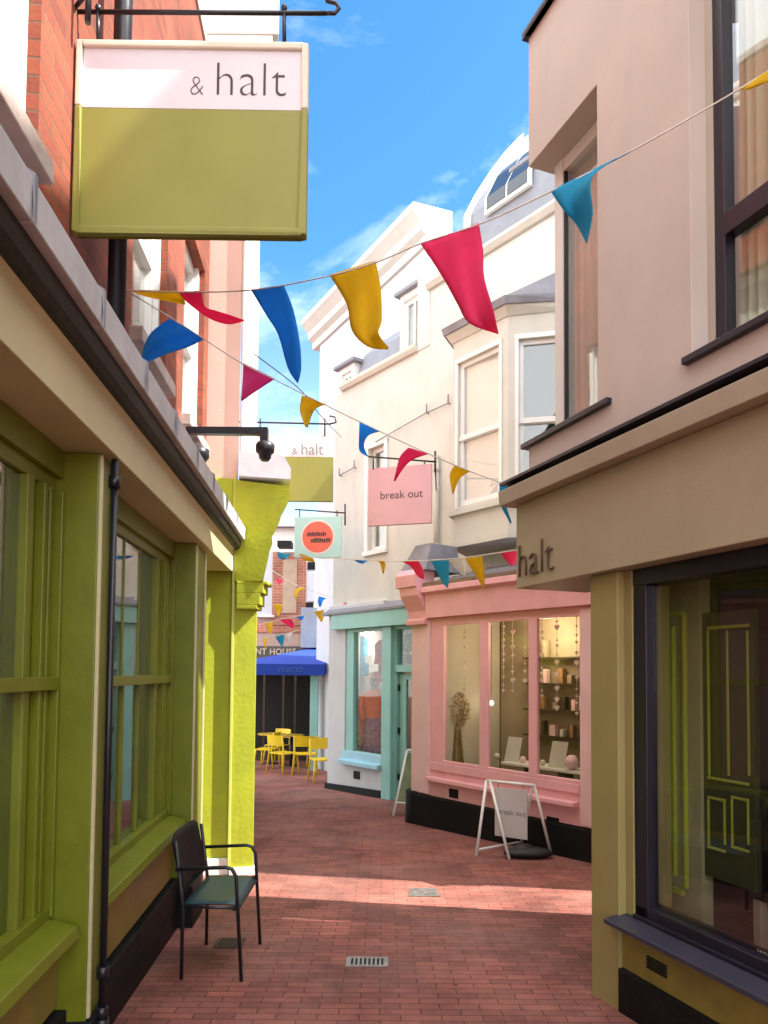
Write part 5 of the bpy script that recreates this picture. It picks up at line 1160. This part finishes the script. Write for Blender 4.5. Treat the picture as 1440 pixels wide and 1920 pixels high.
# ------------------------------------------------------------------ drains
def grate(px0, px1, py0, py1, n_, label, mt=STEEL):
    p0 = ground_at(px0, py1); p1 = ground_at(px1, py1); p2 = ground_at((px0+px1)/2, py0); y0, y1 = p0.y, p2.y
    r = thing('drain_grate', (p0.x, y0, gz(0, y0)), label, 'drain cover', 'drain covers in the lane')
    m = M(); z_ = gz(0, y0)+.003; z2 = gz(0, y1)+.003
    def bar(xa, xb, ya, yb, h_=.006): 
        za, zb_ = gz(0, ya)+.002, gz(0, yb)+.002
        m.add([(xa, ya, za), (xb, ya, za), (xb, yb, zb_), (xa, yb, zb_), (xa, ya, za+h_), (xb, ya, za+h_), (xb, yb, zb_+h_), (xa, yb, zb_+h_)], [(0, 1, 2, 3), (7, 6, 5, 4), (0, 4, 5, 1), (1, 5, 6, 2), (2, 6, 7, 3), (3, 7, 4, 0)])
    bar(p0.x, p1.x, y0, y0+.018); bar(p0.x, p1.x, y1-.018, y1); bar(p0.x, p0.x+.03, y0+.018, y1-.018); bar(p1.x-.03, p1.x, y0+.018, y1-.018)
    w_ = (p1.x-p0.x-.06)/(2*n_+1)
    for i in range(n_): bar(p0.x+.03+w_*(2*i+1), p0.x+.03+w_*(2*i+2), y0+.018, y1-.018, .005)
    m.build('bars', mt, r)
    m = M(); m.add([(p0.x+.01, y0+.01, gz(0, y0+.01)+.0015), (p1.x-.01, y0+.01, gz(0, y0+.01)+.0015), (p1.x-.01, y1-.01, gz(0, y1-.01)+.0015), (p0.x+.01, y1-.01, gz(0, y1-.01)+.0015)], [(0, 1, 2, 3)]); m.build('gully', BLACKP, r)
grate(648, 728, 1796, 1813, 7, 'steel slotted drain grate in the middle of the near paving')
grate(398, 452, 1760, 1778, 6, 'dark worn drain grate on the paving under the black armchair', mat('rusty_iron', (.10, .045, .035), .7, .4, 30, .3, 10))
p0, p1 = ground_at(766, 1681), ground_at(822, 1668)
m = M(); m.add([(p0.x, p0.y, gz(0, p0.y)+.004), (p1.x, p0.y, gz(0, p0.y)+.004), (p1.x-.02, p1.y+.03, gz(0, p1.y)+.004), (p0.x+.02, p1.y+.03, gz(0, p1.y)+.004)], [(0, 1, 2, 3)])
tag(m.build('utility_cover', mat('worn_iron', (.14, .13, .12), .6, .5, 60, .3, 20)), 'small grey utility cover set in the sunlit strip of paving', 'utility cover')

# ------------------------------------------------------------------ chair inside the right-hand shop
q0 = C.P(C.S(1440, -.5), -.55, -.1)
ic = thing('shop_chair', tuple(q0), 'black backed pale legged chair inside the dark right hand shop window', 'chair')
sc_ = C.S(1425, -.6)
M(C).box(sc_-.45, sc_+.02, -.95, -.90, .62, .95).build('backrest', BLACKM, ic, .01)
M(C).box(sc_-.45, sc_+.02, -.95, -.55, .50, .55).build('seat', BLACKM, ic, .01)
for ds in (-.42, -.03):
    for oo in (-.93, -.6): M(C).box(sc_+ds, sc_+ds+.05, oo, oo+.05, -.1, .50).build('leg', BEIGEIN, ic, .005)

# ------------------------------------------------------------------ buildings out of the frame that shape light and reflections
n1 = thing('sun_blocker_block', (4.5, 7, -.3), 'unseen block added across the side alley to bound the sun strip', 'building')
cx0 = PK.P(sEnd, 0, 0)
m = M(); m.slab([(3.2, 6.12), (4.0, 7.0), (9, 7.0), (9, 5.13)], -.3, 8.2)
m.build('wall', WRENDER, n1)

for o in bpy.data.objects:
    if '_o' in o.keys(): del o['_o']
